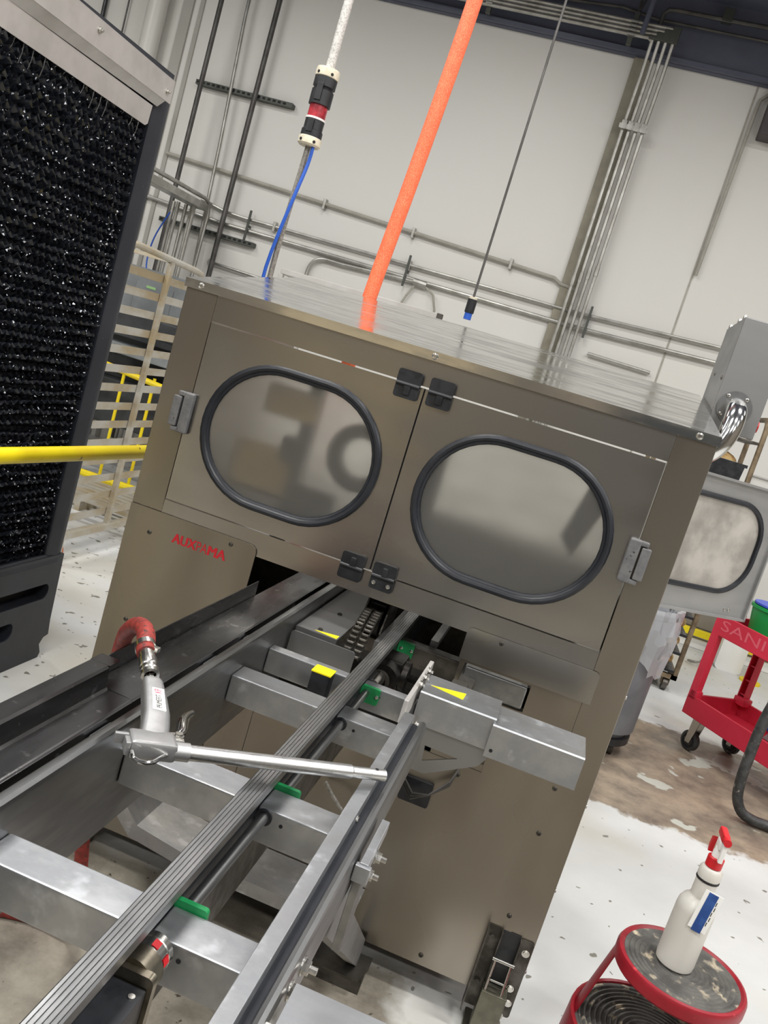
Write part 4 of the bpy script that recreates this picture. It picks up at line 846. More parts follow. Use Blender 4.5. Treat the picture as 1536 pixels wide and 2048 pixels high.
pipe('level_pipe', [(-3.70, WY, 1.90), (-2.9, WY, 1.88)], 0.014, conduit, 'short low pipe on the wall just above the steel roof corner', 'pipe')
mb = MB(); mb.lathe([(0.03, 0), (0.04, 0.01), (0.03, 0.03), (0, 0.03)], (-3.72, 7.9, 1.90), (0, -1, 0), 14); solo(mb, 'pipe_flange', conduit, 'small round wall flange at the end of the short low pipe', 'flange')
pipe('level_pipe', [(-0.20, WY, 2.06), (0.34, WY, 2.05)], 0.016, conduit, 'short level pipe right of the vertical conduits above the roof', 'pipe')
# tray running along the room toward the wall, with drops
tr_ = thing('cable_tray', 'cable tray with bundled lines running toward the wall above the rack', 'cable tray', (-3.85, 7.0, 2.3))
mb = MB(); mb.box(-3.93, -3.79, 5.2, 7.7, 2.31, 2.325); mb.box(-3.935, -3.925, 5.2, 7.7, 2.31, 2.37); mb.box(-3.795, -3.785, 5.2, 7.7, 2.31, 2.37); part(mb, 'tray', conduit, tr_)
for i in range(4):
    mb = MB(); x = -3.905 + i * 0.03; mb.tube([(x, 5.2, 2.345), (x + 0.004, 6.0, 2.35), (x - 0.003, 7.0, 2.343), (x, 7.7, 2.348)], 0.014, 8); part(mb, 'line', conduit if i % 2 else conduit_p, tr_)
mb = MB(); mb.tube([Vector(p) for p in bend((-3.80, 5.2, 2.41), (-3.80, 7.75, 2.41), (-3.815, 7.75, 0.9), 0.14)], 0.018, 10); part(mb, 'bent_line', conduit, tr_)
drops = [(-4.07, 7.6), (-4.00, 7.55), (-3.95, 7.6), (-3.89, 7.6), (-3.845, 7.55)]
d0_ = None
for i, (x, y) in enumerate(drops):
    if d0_ is None: mb = MB(); mb.tube([(x, y, 0.0), (x, y, 2.31)], 0.017, 10); d0_ = solo(mb, 'drop_pipe', conduit, 'leftmost of five thin pipes dropping from the cable tray', 'pipe', 'pipes dropping from the cable tray')
    else:
        c = d0_.copy(); col.objects.link(c); c.location.x += x - drops[0][0]; c.location.y += y - drops[0][1]
        c['label'] = '%s of five thin pipes dropping from the cable tray' % ('', 'second from left', 'middle', 'second from right', 'rightmost')[i]
mb = MB(); mb.tube(smooth_path([Vector(p) for p in ((-4.03, 7.5, 2.2), (-4.12, 7.5, 1.95), (-4.13, 7.5, 1.7), (-4.03, 7.5, 1.5), (-3.98, 7.5, 1.3))]), 0.007, 8); solo(mb, 'loose_cable', bluec, 'loose blue cable looping beside the dropping pipes', 'cable')
# white drain pipe and thin rods high on the left
pipe('drain_pipe', [(-4.78, 7.78, 0.0), (-4.78, 7.78, 4.92)], 0.088, pvc, 'thick white drain pipe on the wall above the black cooler', 'pipe', seg=18)
pipe('black_pipe', [(-5.35, WY, 0.0), (-5.35, WY, 4.92)], 0.02, blackpl, 'thin black upright pipe left of the white drain pipe', 'pipe')
pipe('thin_rod', [(-5.12, WY, 3.6), (-5.12, WY, 4.92)], 0.008, conduit_d, 'very thin rod between black pipe and white drain pipe', 'rod')
pipe('black_pipe', [(-5.95, WY, 0.0), (-5.95, WY, 4.92)], 0.03, conduit_d, 'upright grey pipe seen over the left end of the cooler trough', 'pipe')
# four vertical conduits at the joint
vc = [(-0.50, 'leftmost of the four bright vertical conduits by the wall joint'), (-0.448, 'second from left of the four bright vertical conduits by the wall joint'), (-0.394, 'third from left of the four bright vertical conduits by the wall joint'), (-0.338, 'rightmost of the four bright vertical conduits by the wall joint')]
for i, (x, lab) in enumerate(vc):
    yb = 7.66
    pts = [(x, 7.78, 0.3), (x, 7.78, 3.5), (x, 7.78, 3.86), (x + 0.012, 7.70, 4.25), (x + 0.012, yb, 4.50)]
    t = thing('vertical_conduit', lab, 'conduit', (x, 7.78, 0.3), 'bundle of vertical conduits by the joint')
    mb = MB(); mb.tube([Vector(p) for p in pts], 0.0155, 10); part(mb, 'tube', conduit, t)
    mb = MB(); mb.cyl((x, 7.78, 2.55 + 0.04 * i), (x, 7.78, 2.63 + 0.04 * i), 0.0195, 10); part(mb, 'coupling', conduit, t)
    # run along the girder
    z = 4.60 - 0.032 * (3 - i)
    pts = [Vector((x + 0.012, yb, z - 0.02)), Vector((x - 0.02, yb, z)), Vector((-2.9, yb, z - 0.03)), Vector((-6.0, yb, z - 0.05))]
    mb = MB(); mb.tube(pts, 0.0155, 10); part(mb, 'level_run', conduit, t)
    mb = MB(); mb.box(x - 0.02, x + 0.045, yb - 0.025, yb + 0.025, 4.49, z + 0.02, 0.008); part(mb, 'corner_fitting', strutm, t)
mb = MB(); mb.box(-0.535, -0.305, 7.745, 7.76, 3.835, 3.875, 0.002); cl_ = thing('conduit_clamp', 'clamp bar tying the four vertical conduits together high up', 'clamp', (-0.42, 7.75, 3.85)); part(mb, 'bar', conduit, cl_)
for i in range(4): mb = MB(); mb.box(vc[i][0] - 0.02, vc[i][0] + 0.02, 7.735, 7.75, 3.83, 3.90, 0.003); part(mb, 'clamp_saddle', conduit, cl_)
for x, lab in ((-1.83, 'trapeze hanger of the ceiling conduits left of the thin cord'), (-0.66, 'trapeze hanger of the ceiling conduits beside the corner fittings')):
    t = thing('trapeze_hanger', lab, 'hanger', (x, 7.66, 4.45))
    mb = MB(); mb.box(x - 0.02, x + 0.02, 7.675, 7.715, 4.43, 4.68, 0.003); part(mb, 'channel', strutm, t)
    for k in range(4): mb = MB(); mb.box(x - 0.028, x + 0.028, 7.63, 7.675, 4.485 + k * 0.032, 4.50 + k * 0.032, 0.002); part(mb, 'clamp', conduit, t)
    for dx in (-0.012, 0.06): mb = MB(); mb.cyl((x, 7.695, 4.67), (x + dx, 7.695, 4.93), 0.010, 8); part(mb, 'hanger_rod', conduit_d, t)
pipe('high_conduit', [(-0.47, 7.72, 4.50), (-0.47, 7.72, 4.72), (-0.44, 7.72, 4.755), (-0.38, 7.72, 4.765), (1.2, 7.72, 4.80)], 0.018, conduit_d, 'conduit bending right along the dark girder to a junction box')
mb = MB(); mb.box(-0.03, 0.05, 7.69, 7.78, 4.76, 4.855, 0.006); jb_ = solo(mb, 'junction_box', strutm, 'grey junction box on the conduit along the dark girder', 'junction box')
pipe('high_conduit', [(-1.7, 7.79, 4.67), (-0.8, 7.79, 4.735), (-0.5, 7.79, 4.70), (1.2, 7.79, 4.72)], 0.012, conduit_d, 'slim conduit running level on the dark girder above the bundle')
pipe('hanging_pipe', [(-0.575, 7.6, 4.5), (-0.56, 7.6, 4.93)], 0.02, navy, 'dark upright pipe from the girder to the ceiling deck', 'pipe')
mb = MB(); mb.box(0.52, 0.9, 7.70, 7.9, 4.02, 4.48, 0.01); solo(mb, 'wall_unit', pbr('dark_brown_box', S(70, 64, 66), 0.6), 'dark brown box at the top right of the wall', 'box')
pipe('wall_conduit', [(0.62, WY, 4.36), (0.50, WY, 4.36), (0.455, WY, 4.31), (0.45, WY, 4.2), (0.43, WY, 2.9)], 0.014, conduit_p, 'pale conduit curving down from the dark brown box')

# ================================================================== LEFT BREAD RACK
rk = thing('bread_rack', 'worn aluminium rack with many slat runners between black cooler and machine', 'rack', (-2.7, 4.7, 0))
RXp = -2.42
ra, rb = 4.16, 5.075
mb = MB(); mb.tube([Vector(p) for p in [(RXp, ra - 0.0, 1.60), (RXp, ra, 1.68), (RXp, ra + 0.04, 1.715), (RXp, ra + 0.10, 1.722), (RXp, rb - 0.10, 1.700), (RXp, rb - 0.03, 1.69), (RXp, rb, 1.66), (RXp, rb, 1.5), (RXp, rb, 0.16)]], 0.018, 10); part(mb, 'end_frame', alu_rack, rk)
mb = MB(); mb.box(RXp - 0.014, RXp + 0.014, 4.640, 4.672, 0.15, 1.70, 0.003); part(mb, 'upright', alu_rack, rk)
mb = MB(); mb.box(RXp - 0.014, RXp + 0.014, ra - 0.015, ra + 0.015, 0.15, 1.62, 0.003); part(mb, 'upright', alu_rack, rk)
sl = None
for i in range(14):
    z = 1.575 - i * 0.104
    if sl is None:
        mb = MB(); mb.prism([(RXp - 0.016, z), (RXp - 0.016, z + 0.042), (RXp - 0.019, z + 0.042), (RXp - 0.019, z + 0.003), (RXp - 0.075, z + 0.003), (RXp - 0.075, z)], ra, rb); sl = part(mb, 'slat', alu_rack, rk); zs = z
    else: share(sl, rk, (0, 0, z - zs))
mb = MB(); mb.box(RXp - 0.02, RXp + 0.02, ra - 0.02, rb + 0.02, 0.135, 0.175, 0.004); mb.box(RXp - 0.55, RXp - 0.51, ra - 0.02, rb + 0.02, 0.135, 0.175, 0.004); mb.box(RXp - 0.52, RXp, ra - 0.02, ra + 0.02, 0.135, 0.175); mb.box(RXp - 0.52, RXp, rb - 0.02, rb + 0.02, 0.135, 0.175); part(mb, 'base_frame', alu_rack, rk)
mb = MB(); mb.box(RXp - 0.545, RXp - 0.515, 4.64, 4.672, 0.15, 1.70); part(mb, 'upright', alu_rack, rk)
mb = MB(); mb.box(RXp - 0.53, RXp, 4.64, 4.672, 1.69, 1.71); part(mb, 'top_bar', alu_rack, rk)
for x in (RXp, RXp - 0.53):
    for y in (ra + 0.02, rb - 0.02):
        mb = MB(); mb.lathe([(0, -0.018), (0.055, -0.018), (0.06, -0.01), (0.06, 0.01), (0.055, 0.018), (0, 0.018)], (x, y, 0.06), (1, 0, 0), 18); wl = part(mb, 'caster', pbr('orange_wheel', S(190, 92, 48), 0.5) if 'orange_wheel' not in MATS else MATS['orange_wheel'], rk)
        mb = MB(); mb.box(x - 0.026, x - 0.021, y - 0.025, y + 0.025, 0.05, 0.135); mb.box(x + 0.021, x + 0.026, y - 0.025, y + 0.025, 0.05, 0.135); part(mb, 'caster_fork', zinc, wl)
# things behind the rack
gc = thing('grey_cabinet', 'wide grey electrical cabinet standing behind the aluminium rack', 'cabinet', (-3.5, 6.8, 0))
mb = MB(); mb.box(-4.6, -3.08, 6.5, 7.2, 1.1, 1.66, 0.01); part(mb, 'body', cabgrey, gc)
mb = MB(); mb.box(-3.62, -3.30, 6.49, 6.499, 1.30, 1.55, 0.004); part(mb, 'door', cabgrey, gc)
mb = MB(); mb.box(-3.53, -3.45, 6.487, 6.498, 1.515, 1.535, 0.002); part(mb, 'status_strip', pbr('green_strip', S(150, 190, 130), 0.4), gc)
for x in (-4.5, -3.2): mb = MB(); mb.box(x, x + 0.08, 6.6, 6.7, 0, 1.1); part(mb, 'leg', cabgrey, gc)
mb = MB(); mb.box(-4.6, -3.1, 6.72, 7.15, 0.45, 1.099, 0.01); part(mb, 'lower_body', darkmach, gc)
pm = thing('dark_packing_machine', 'dark machine on legs under the grey cabinet behind the rack', 'machine', (-3.2, 6.3, 0))
mb = MB(); mb.box(-3.75, -2.75, 6.05, 6.40, 1.18, 1.32, 0.02); part(mb, 'deck', darkmach, pm)
mb = MB(); mb.box(-3.7, -2.7, 6.08, 6.38, 1.00, 1.08, 0.01); part(mb, 'shelf', cabgrey, pm)
mb = MB(); mb.box(-3.9, -2.7, 6.2, 6.4, 0.45, 0.80, 0.02); part(mb, 'motor_box', darkmach, pm)
for x in (-3.7, -2.8): mb = MB(); mb.box(x, x + 0.05, 6.1, 6.36, 0, 1.18); part(mb, 'leg', darkmach, pm)
yb_ = thing('yellow_barrier', 'yellow tube barrier standing on the floor behind the aluminium rack', 'barrier', (-3.2, 5.95, 0))
mb = MB(); mb.tube([Vector(p) for p in ((-3.9, 5.95, 0.95), (-2.72, 5.95, 0.86))], 0.022, 10); part(mb, 'top_tube', yellow, yb_)
mb = MB(); mb.tube([Vector(p) for p in ((-3.9, 5.95, 0.08), (-2.72, 5.95, 0.10))], 0.03, 10); part(mb, 'bottom_tube', yellow, yb_)
for x in (-3.62, -3.24, -3.0): mb = MB(); mb.cyl((x, 5.95, 0.09), (x, 5.95, 0.92), 0.012, 10); part(mb, 'upright', yellow, yb_)
for x in (-3.85, -2.78): mb = MB(); mb.box(x, x + 0.05, 5.8, 6.1, 0, 0.085, 0.004); part(mb, 'foot', yellow, yb_)
pa = thing('floor_grate', 'low pale slatted stand on the floor behind the rack', 'stand', (-3.0, 5.6, 0))
for i in range(6): mb = MB(); mb.box(-3.5, -2.55, 5.28 + i * 0.085, 5.33 + i * 0.085, 0.10, 0.118, 0.002); part(mb, 'slat', alu_rack, pa)
for x in (-3.45, -3.0, -2.6): mb = MB(); mb.box(x, x + 0.04, 5.28, 5.76, 0.0, 0.10); part(mb, 'bearer', alu_rack, pa)
# table frame behind the roof
tb = thing('steel_frame_table', 'thin steel frame standing behind the machine roof under orange hose', 'frame', (-1.45, 5.0, 0))
mb = MB(); mb.box(-1.92, -0.95, 4.985, 5.015, 1.825, 1.855, 0.002); part(mb, 'front_bar', alu, tb)
mb = MB(); mb.box(-1.935, -1.905, 5.015, 5.6, 1.825, 1.855, 0.002); part(mb, 'side_bar', alu, tb)
mb = MB(); mb.box(-0.975, -0.945, 4.98, 5.02, 1.80, 1.858, 0.002); part(mb, 'end_plate', steel_dark, tb)
for x in (-1.935, -0.98): mb = MB(); mb.box(x, x + 0.03, 4.985, 5.015, 0, 1.824, 0.002); part(mb, 'leg', alu, tb)
mb = MB(); mb.box(-1.935, -1.905, 5.57, 5.60, 0, 1.824, 0.002); part(mb, 'leg', alu, tb)

# ================================================================== RIGHT SIDE
# step stool
ss = thing('step_stool', 'round dark red step stool with worn grooved tread at the lower right', 'stool', (0.592, 2.035, 0))
sx_, sy_ = 0.592, 2.035
mb = MB(); mb.lathe([(0.132, 0.420), (0.140, 0.426), (0.146, 0.424), (0.150, 0.416), (0.150, 0.395), (0.146, 0.390), (0.140, 0.392), (0.130, 0.40), (0.0, 0.40)], (sx_, sy_, 0), (0, 0, 1), 48); part(mb, 'top_ring', redp, ss)
mb = MB(); pr = [(0.0, 0.421)]
for i in range(1, 12):
    r = 0.0118 * i; pr += [(r - 0.003, 0.4215), (r - 0.0005, 0.4225), (r + 0.003, 0.4225), (r + 0.0052, 0.4200)]
pr += [(0.1335, 0.4200), (0.1335, 0.405)]
mb.lathe(pr, (sx_, sy_, 0), (0, 0, 1), 48); part(mb, 'top_tread', treadm, ss)
mb = MB(); mb.lathe([(0.1885, 0.205), (0.1885, 0.226), (0.192, 0.229), (0.198, 0.226), (0.200, 0.216), (0.201, 0.19), (0.212, 0.02), (0.214, 0.004), (0.208, 0.004), (0.194, 0.19), (0.19, 0.205), (0.0, 0.205)], (sx_, sy_, 0), (0, 0, 1), 48); part(mb, 'base_drum', redp, ss)
mb = MB(); pr = [(0.0, 0.214)]
for i in range(1, 15):
    r = 0.0125 * i; pr += [(r - 0.003, 0.2145), (r - 0.0005, 0.2245), (r + 0.003, 0.2245), (r + 0.0052, 0.2215)]
pr += [(0.187, 0.2215), (0.187, 0.208)]
mb.lathe(pr, (sx_, sy_, 0), (0, 0, 1), 48); part(mb, 'step_tread', treadm, ss)
def curved_panel(a0, a1, z0, z1, r0, r1, t=0.004):
    m_ = MB(); n = 10; vs = []
    for r_off in (0, -t):
        for k, (z, r) in enumerate(((z0, r0), (z1, r1))):
            vs.append([m_.bm.verts.new((sx_ + (r + r_off) * math.cos(a0 + (a1 - a0) * i / n), sy_ + (r + r_off) * math.sin(a0 + (a1 - a0) * i / n), z)) for i in range(n + 1)])
    def strip(A, B):
        for i in range(n): m_.bm.faces.new((A[i], A[i + 1], B[i + 1], B[i]))
    strip(vs[0], vs[1]); strip(vs[2], vs[3]); strip(vs[0], vs[2]); strip(vs[1], vs[3])
    m_.bm.faces.new((vs[0][0], vs[1][0], vs[3][0], vs[2][0])); m_.bm.faces.new((vs[0][n], vs[1][n], vs[3][n], vs[2][n])); return m_
for a0, a1 in ((math.radians(166), math.radians(184)), (math.radians(-78), math.radians(-38)), (math.radians(40), math.radians(66))):
    part(curved_panel(a0, a1, 0.215, 0.397, 0.190, 0.149), 'upright_panel', redp, ss)
mb = MB(); a = math.radians(-52); c = Vector((sx_ + 0.157 * math.cos(a), sy_ + 0.157 * math.sin(a), 0.365)); t = Vector((-math.sin(a), math.cos(a), 0)); o_ = Vector((math.cos(a), math.sin(a), 0.22)) * 0.0012
mb.prism([(0, 0), (1, 0), (1, 1)], 0, 1) if False else None
# spray bottle
sb_ = thing('spray_bottle', 'milky white spray bottle with red trigger head standing on the step stool', 'bottle', (0.567, 2.04, 0.4225))
bx_, by_ = 0.567, 2.04
mb = MB(); mb.lathe([(0, 0.423), (0.036, 0.423), (0.042, 0.428), (0.0435, 0.44), (0.0435, 0.565), (0.042, 0.578), (0.036, 0.590), (0.027, 0.598), (0.0245, 0.604), (0.0245, 0.648), (0.0262, 0.652), (0.0262, 0.668), (0.022, 0.675), (0.014, 0.676), (0.014, 0.68), (0, 0.68)], (bx_, by_, 0), (0.012, 0, 1), 32); part(mb, 'bottle_body', bottlem, sb_)
mb = MB(); mb.lathe([(0.0248, 0.642), (0.0262, 0.643), (0.0262, 0.647), (0.0248, 0.648)], (bx_, by_, 0), (0.012, 0, 1), 24); part(mb, 'neck_band', blackink, sb_)
mb = MB(); pr = [(0, 0.678), (0.0185, 0.678), (0.0185, 0.70), (0.016, 0.702), (0, 0.702)]; mb.lathe(pr, (bx_, by_, 0), (0.012, 0, 1), 24); part(mb, 'screw_collar', redbright, sb_)
hx0 = bx_ + 0.0085
mb = MB(); mb.cyl((hx0, by_, 0.702), (hx0, by_, 0.726), 0.0125, 16, 0.010); mb.box(hx0 - 0.009, hx0 + 0.009, by_ - 0.02, by_ + 0.016, 0.724, 0.745, 0.004); mb.box(hx0 - 0.004, hx0 + 0.006, by_ - 0.034, by_ - 0.022, 0.702, 0.752, 0.002); mb.M = None; part(mb, 'spray_head', white_pl, sb_)
mb = MB(); mb.box(hx0 - 0.0085, hx0 + 0.0075, by_ - 0.024, by_ + 0.032, 0.745, 0.764, 0.004); mb.cyl((hx0, by_ - 0.024, 0.755), (hx0, by_ - 0.040, 0.755), 0.009, 12); part(mb, 'nozzle', redbright, sb_)
mb = MB(); mb.prism([(by_ + 0.012, 0.742), (by_ + 0.026, 0.735), (by_ + 0.030, 0.715), (by_ + 0.022, 0.700), (by_ + 0.016, 0.702), (by_ + 0.017, 0.722)], hx0 - 0.018, hx0 - 0.008, 'x'); part(mb, 'trigger', redbright, sb_)
# hanging tag
tgc = Vector((0.580, 1.992, 0.592)); ax = Vector((0.10, 0.0, 1)).normalized(); au = Vector((1, -0.12, -0.10)).normalized(); an = au.cross(ax)
def tag_box(m_, u0, u1, v0, v1, d0, d1):
    ps = [tgc + au * u + ax * v + an * d for d in (d0, d1) for u, v in ((u0, v0), (u1, v0), (u1, v1), (u0, v1))]
    V = [m_.bm.verts.new(p) for p in ps]
    for f in ((0, 1, 2, 3), (4, 5, 6, 7), (0, 1, 5, 4), (1, 2, 6, 5), (2, 3, 7, 6), (3, 0, 4, 7)): m_.bm.faces.new([V[i] for i in f])
mb = MB(); tag_box(mb, -0.018, 0.022, -0.048, 0.048, 0, 0.001); tg = part(mb, 'hanging_tag', diffuser, sb_)
mb = MB(); tag_box(mb, -0.009, 0.012, -0.052, 0.046, 0.0011, 0.0016); part(mb, 'tag_panel', bluelab, tg, 'blue panel of the tag')
mb = MB()
for k in range(5): tag_box(mb, 0.0135 + 0.0014 * (k % 2), 0.0152 + 0.0014 * (k % 2), -0.030 + 0.013 * k, -0.020 + 0.013 * k, 0.0011, 0.0015)
part(mb, 'tag_print', blackink, tg)
mb = MB(); mb.lathe([(0.0438, 0.462), (0.0438, 0.505)], (bx_, by_, 0), (0.012, 0, 1), 10, 5.9, 6.8); part(mb, 'torn_label', pbr('torn_label', S(206, 198, 172), 0.8, 0, S(110, 104, 88), 90, contrast=(0.5, 0.56)), sb_)

# garbage can with bag
gcn = thing('garbage_can', 'tall grey garbage can on casters half hidden behind the machine', 'garbage can', (0.50, 4.55, 0))
cxx, cyy = 0.475, 4.55
mb = MB(); mb.lathe([(0, 0.10), (0.19, 0.10), (0.20, 0.12), (0.235, 0.74), (0.25, 0.745), (0.25, 0.765), (0.228, 0.765), (0.22, 0.13), (0, 0.13)], (cxx, cyy, 0), (0, 0, 1), 32); part(mb, 'can_body', canm, gcn)
mb = MB(); mb.lathe([(0.17, 0.055), (0.215, 0.065), (0.215, 0.10), (0.17, 0.10)], (cxx, cyy, 0), (0, 0, 1), 28); part(mb, 'dolly', blackpl, gcn)
for a in (-0.6, 0.9, 2.5, 4.1):
    x, y = cxx + 0.16 * math.cos(a), cyy + 0.16 * math.sin(a)
    mb = MB(); mb.cyl((x - 0.012, y, 0.035), (x + 0.012, y, 0.035), 0.035, 14); part(mb, 'caster', steel_dark, gcn)
mb = MB(); rnd = random.Random(5); n = 56; prof = [(0.205, 0.60), (0.222, 0.74), (0.232, 0.785), (0.254, 0.79), (0.258, 0.74), (0.259, 0.68), (0.258, 0.62), (0.254, 0.56), (0.248, 0.50)]
rr = []
for k, (r, z) in enumerate(prof):
    rr.append([mb.bm.verts.new((cxx + (r + rnd.uniform(-.016, .016) * (1 if k > 3 else 0.3) + 0.008 * math.sin(i * 1.7 + k)) * math.cos(2 * PI * i / n), cyy + (r + rnd.uniform(-.010, .012) * (1 if k > 2 else .3)) * math.sin(2 * PI * i / n), z + (rnd.uniform(-0.02, 0.02) if k > 4 else 0) + (0.05 * math.sin(3 * 2 * PI * i / n) if k == len(prof) - 1 else 0))) for i in range(n)])
for A, B in zip(rr, rr[1:]):
    for i in range(n): mb.bm.faces.new((A[i], A[(i + 1) % n], B[(i + 1) % n], B[i]))
bag_ = solo(mb, 'garbage_bag', bagm, 'clear crumpled plastic bag lining the grey garbage can', 'bag')

for p_ in bag_.data.polygons: p_.use_smooth = False
# red utility cart (rotated)
ct = thing('utility_cart', 'red plastic two shelf utility cart on black casters at the right', 'cart', (1.25, 4.95, 0))
c0 = Vector((0.965, 4.99, 0)); ex = Vector((0.37, -0.455, 0)).normalized(); ey = Vector((0.455, 0.37, 0)).normalized()
MC = Matrix(((ex.x, ey.x, 0, c0.x), (ex.y, ey.y, 0, c0.y), (0, 0, 1, 0), (0, 0, 0, 1)))
CLn, CWd = 0.85, 0.43
def cart_shelf(z0, z1, rim):
    m_ = MB(); m_.M = MC; m_.box(0, CLn, 0, CWd, z0, z0 + 0.02, 0.004)
    for q in ((0, CLn, 0, 0.018), (0, CLn, CWd - 0.018, CWd), (0, 0.018, 0.018, CWd - 0.018), (CLn - 0.018, CLn, 0.018, CWd - 0.018)): m_.box(*q, z0 + 0.015, z1, 0.003)
    return m_
part(cart_shelf(0.185, 0.295, 1), 'lower_shelf', red, ct)
tsh = part(cart_shelf(0.655, 0.765, 1), 'upper_shelf', red, ct)
mb = MB(); text_into(mb, 'SANI', (0.05, 0.34, 0.69, 0.745), lambda u, v, d: tuple(MC @ Vector((u, -d, v))), 0.0008, 0.0); part(mb, 'lettering', pbr('scratched_pink', S(212, 92, 106), 0.6), tsh, 'scratched letters SANI')
for u0, v0 in ((0.0, 0.0), (0.0, CWd - 0.05), (CLn - 0.05, 0.0), (CLn - 0.05, CWd - 0.05)):
    mb = MB(); mb.M = MC
    if v0 > 0: # ribbed channel column
        mb.box(u0, u0 + 0.05, v0 + 0.04, v0 + 0.05, 0.29, 0.66, 0.002); mb.box(u0, u0 + 0.006, v0, v0 + 0.045, 0.29, 0.66); mb.box(u0 + 0.044, u0 + 0.05, v0, v0 + 0.045, 0.29, 0.66)
        for k in range(4): mb.box(u0 + 0.005, u0 + 0.045, v0 + 0.008, v0 + 0.045, 0.33 + k * 0.085, 0.336 + k * 0.085)
        mb.box(u0 - 0.0, u0 + 0.075, v0 - 0.02, v0 + 0.05, 0.275, 0.32, 0.006)
    else:
        mb.box(u0, u0 + 0.05, v0, v0 + 0.04, 0.29, 0.66, 0.004); mb.box(u0, u0 + 0.06, v0, v0 + 0.045, 0.27, 0.33, 0.008)
    part(mb, 'corner_post', red, ct)
for u, v in ((0.10, 0.05), (0.10, CWd - 0.05), (CLn - 0.1, 0.05), (CLn - 0.1, CWd - 0.05)):
    p = MC @ Vector((u, v, 0)); q = MC @ Vector((u - 0.02, v, 0))
    mb = MB(); mb.lathe([(0, -0.016), (0.05, -0.016), (0.056, -0.012), (0.056, 0.012), (0.05, 0.016), (0, 0.016)], (q.x, q.y, 0.056), ey, 20); wl = part(mb, 'caster_wheel', blackhose, ct)
    mb = MB(); mb.lathe([(0.028, -0.0175), (0.040, -0.0175), (0.040, 0.0175), (0.028, 0.0175)], (q.x, q.y, 0.056), ey, 18); part(mb, 'wheel_hub', darkvoid, wl)
    mb = MB(); mb.M = MC; mb.prism([(u - 0.036, 0.045), (u - 0.004, 0.045), (u + 0.02, 0.17), (u + 0.02, 0.186), (u - 0.03, 0.186)], v - 0.024, v - 0.020); mb.prism([(u - 0.036, 0.045), (u - 0.004, 0.045), (u + 0.02, 0.17), (u + 0.02, 0.186), (u - 0.03, 0.186)], v + 0.020, v + 0.024); part(mb, 'caster_fork', zinc, wl)
# things on the cart
mb = MB(); p = MC @ Vector((0.17, 0.22, 0)); mb.lathe([(0, 0.677), (0.10, 0.677), (0.125, 0.86), (0.135, 0.862), (0.135, 0.878), (0.122, 0.878), (0.098, 0.69), (0, 0.69)], (p.x, p.y, 0), (0, 0, 1), 28); gbn = solo(mb, 'green_bucket', greenbin, 'green plastic bucket on the red cart top shelf', 'bucket')
mb = MB(); mb.lathe([(0, 0.875), (0.10, 0.875), (0.123, 0.882), (0.123, 0.892), (0, 0.895)], (p.x, p.y, 0), (0, 0, 1), 24); part(mb, 'lid', pbr('blue_plastic', S(60, 80, 190), 0.4), gbn, 'blue plastic lid')
mb = MB(); mb.M = MC; mb.prism([(0.10, 0.208), (0.40, 0.206), (0.40, 0.214), (0.11, 0.222)], 0.05, 0.10); mb.box(0.06, 0.14, 0.06, 0.10, 0.21, 0.24, 0.004); solo(mb, 'white_scraper', white_pl, 'white plastic scraper lying on the lower cart shelf', 'scraper')
tt = thing('perforated_tray', 'grey perforated plastic tray leaning on the lower cart shelf', 'tray', tuple(MC @ Vector((0.42, 0.3, 0.206))))
mb = MB(); mb.M = MC; mb.prism([(0.30, 0.21), (0.58, 0.21), (0.58, 0.43), (0.46, 0.43), (0.40, 0.38)], 0.30, 0.312); mb.M = None; ttb = part(mb, 'tray_sheet', greytray, tt)
mb = MB(); mb.M = MC
for i in range(6):
    for k in range(4):
        if 0.34 + i * 0.04 > 0.33 + (k * 0.045) * 0.6: mb.cyl((0.36 + i * 0.036, 0.2995, 0.235 + k * 0.045), (0.36 + i * 0.036, 0.3005, 0.235 + k * 0.045), 0.005, 8)
mb.M = None; part(mb, 'hole', darkvoid, ttb, kind='stuff')
mb = MB(); mb.M = MC; mb.tube(smooth_path([Vector(q) for q in ((0.20, 0.12, 0.22), (0.30, 0.08, 0.225), (0.45, 0.06, 0.225), (0.60, 0.10, 0.23), (0.7, 0.2, 0.23), (0.6, 0.27, 0.25), (0.42, 0.26, 0.25), (0.34, 0.24, 0.3), (0.36, 0.27, 0.36), (0.44, 0.285, 0.37))]), 0.009, 8); solo(mb, 'blue_hose', bluehose, 'blue hose coiled on the lower shelf of the red cart', 'hose')
# bent grey hose standing on the floor in front of the cart
mb = MB(); mb.tube(smooth_path([Vector(q) for q in ((1.20, 4.22, 0.72), (1.165, 4.2, 0.55), (1.155, 4.2, 0.42), (1.155, 4.2, 0.30), (1.158, 4.2, 0.20), (1.172, 4.2, 0.11), (1.21, 4.2, 0.05), (1.27, 4.2, 0.03), (1.36, 4.2, 0.028), (1.6, 4.15, 0.028))]), 0.024, 14); solo(mb, 'bent_hose', blackhose, 'worn dark hose curving down onto the brown floor patch', 'hose')
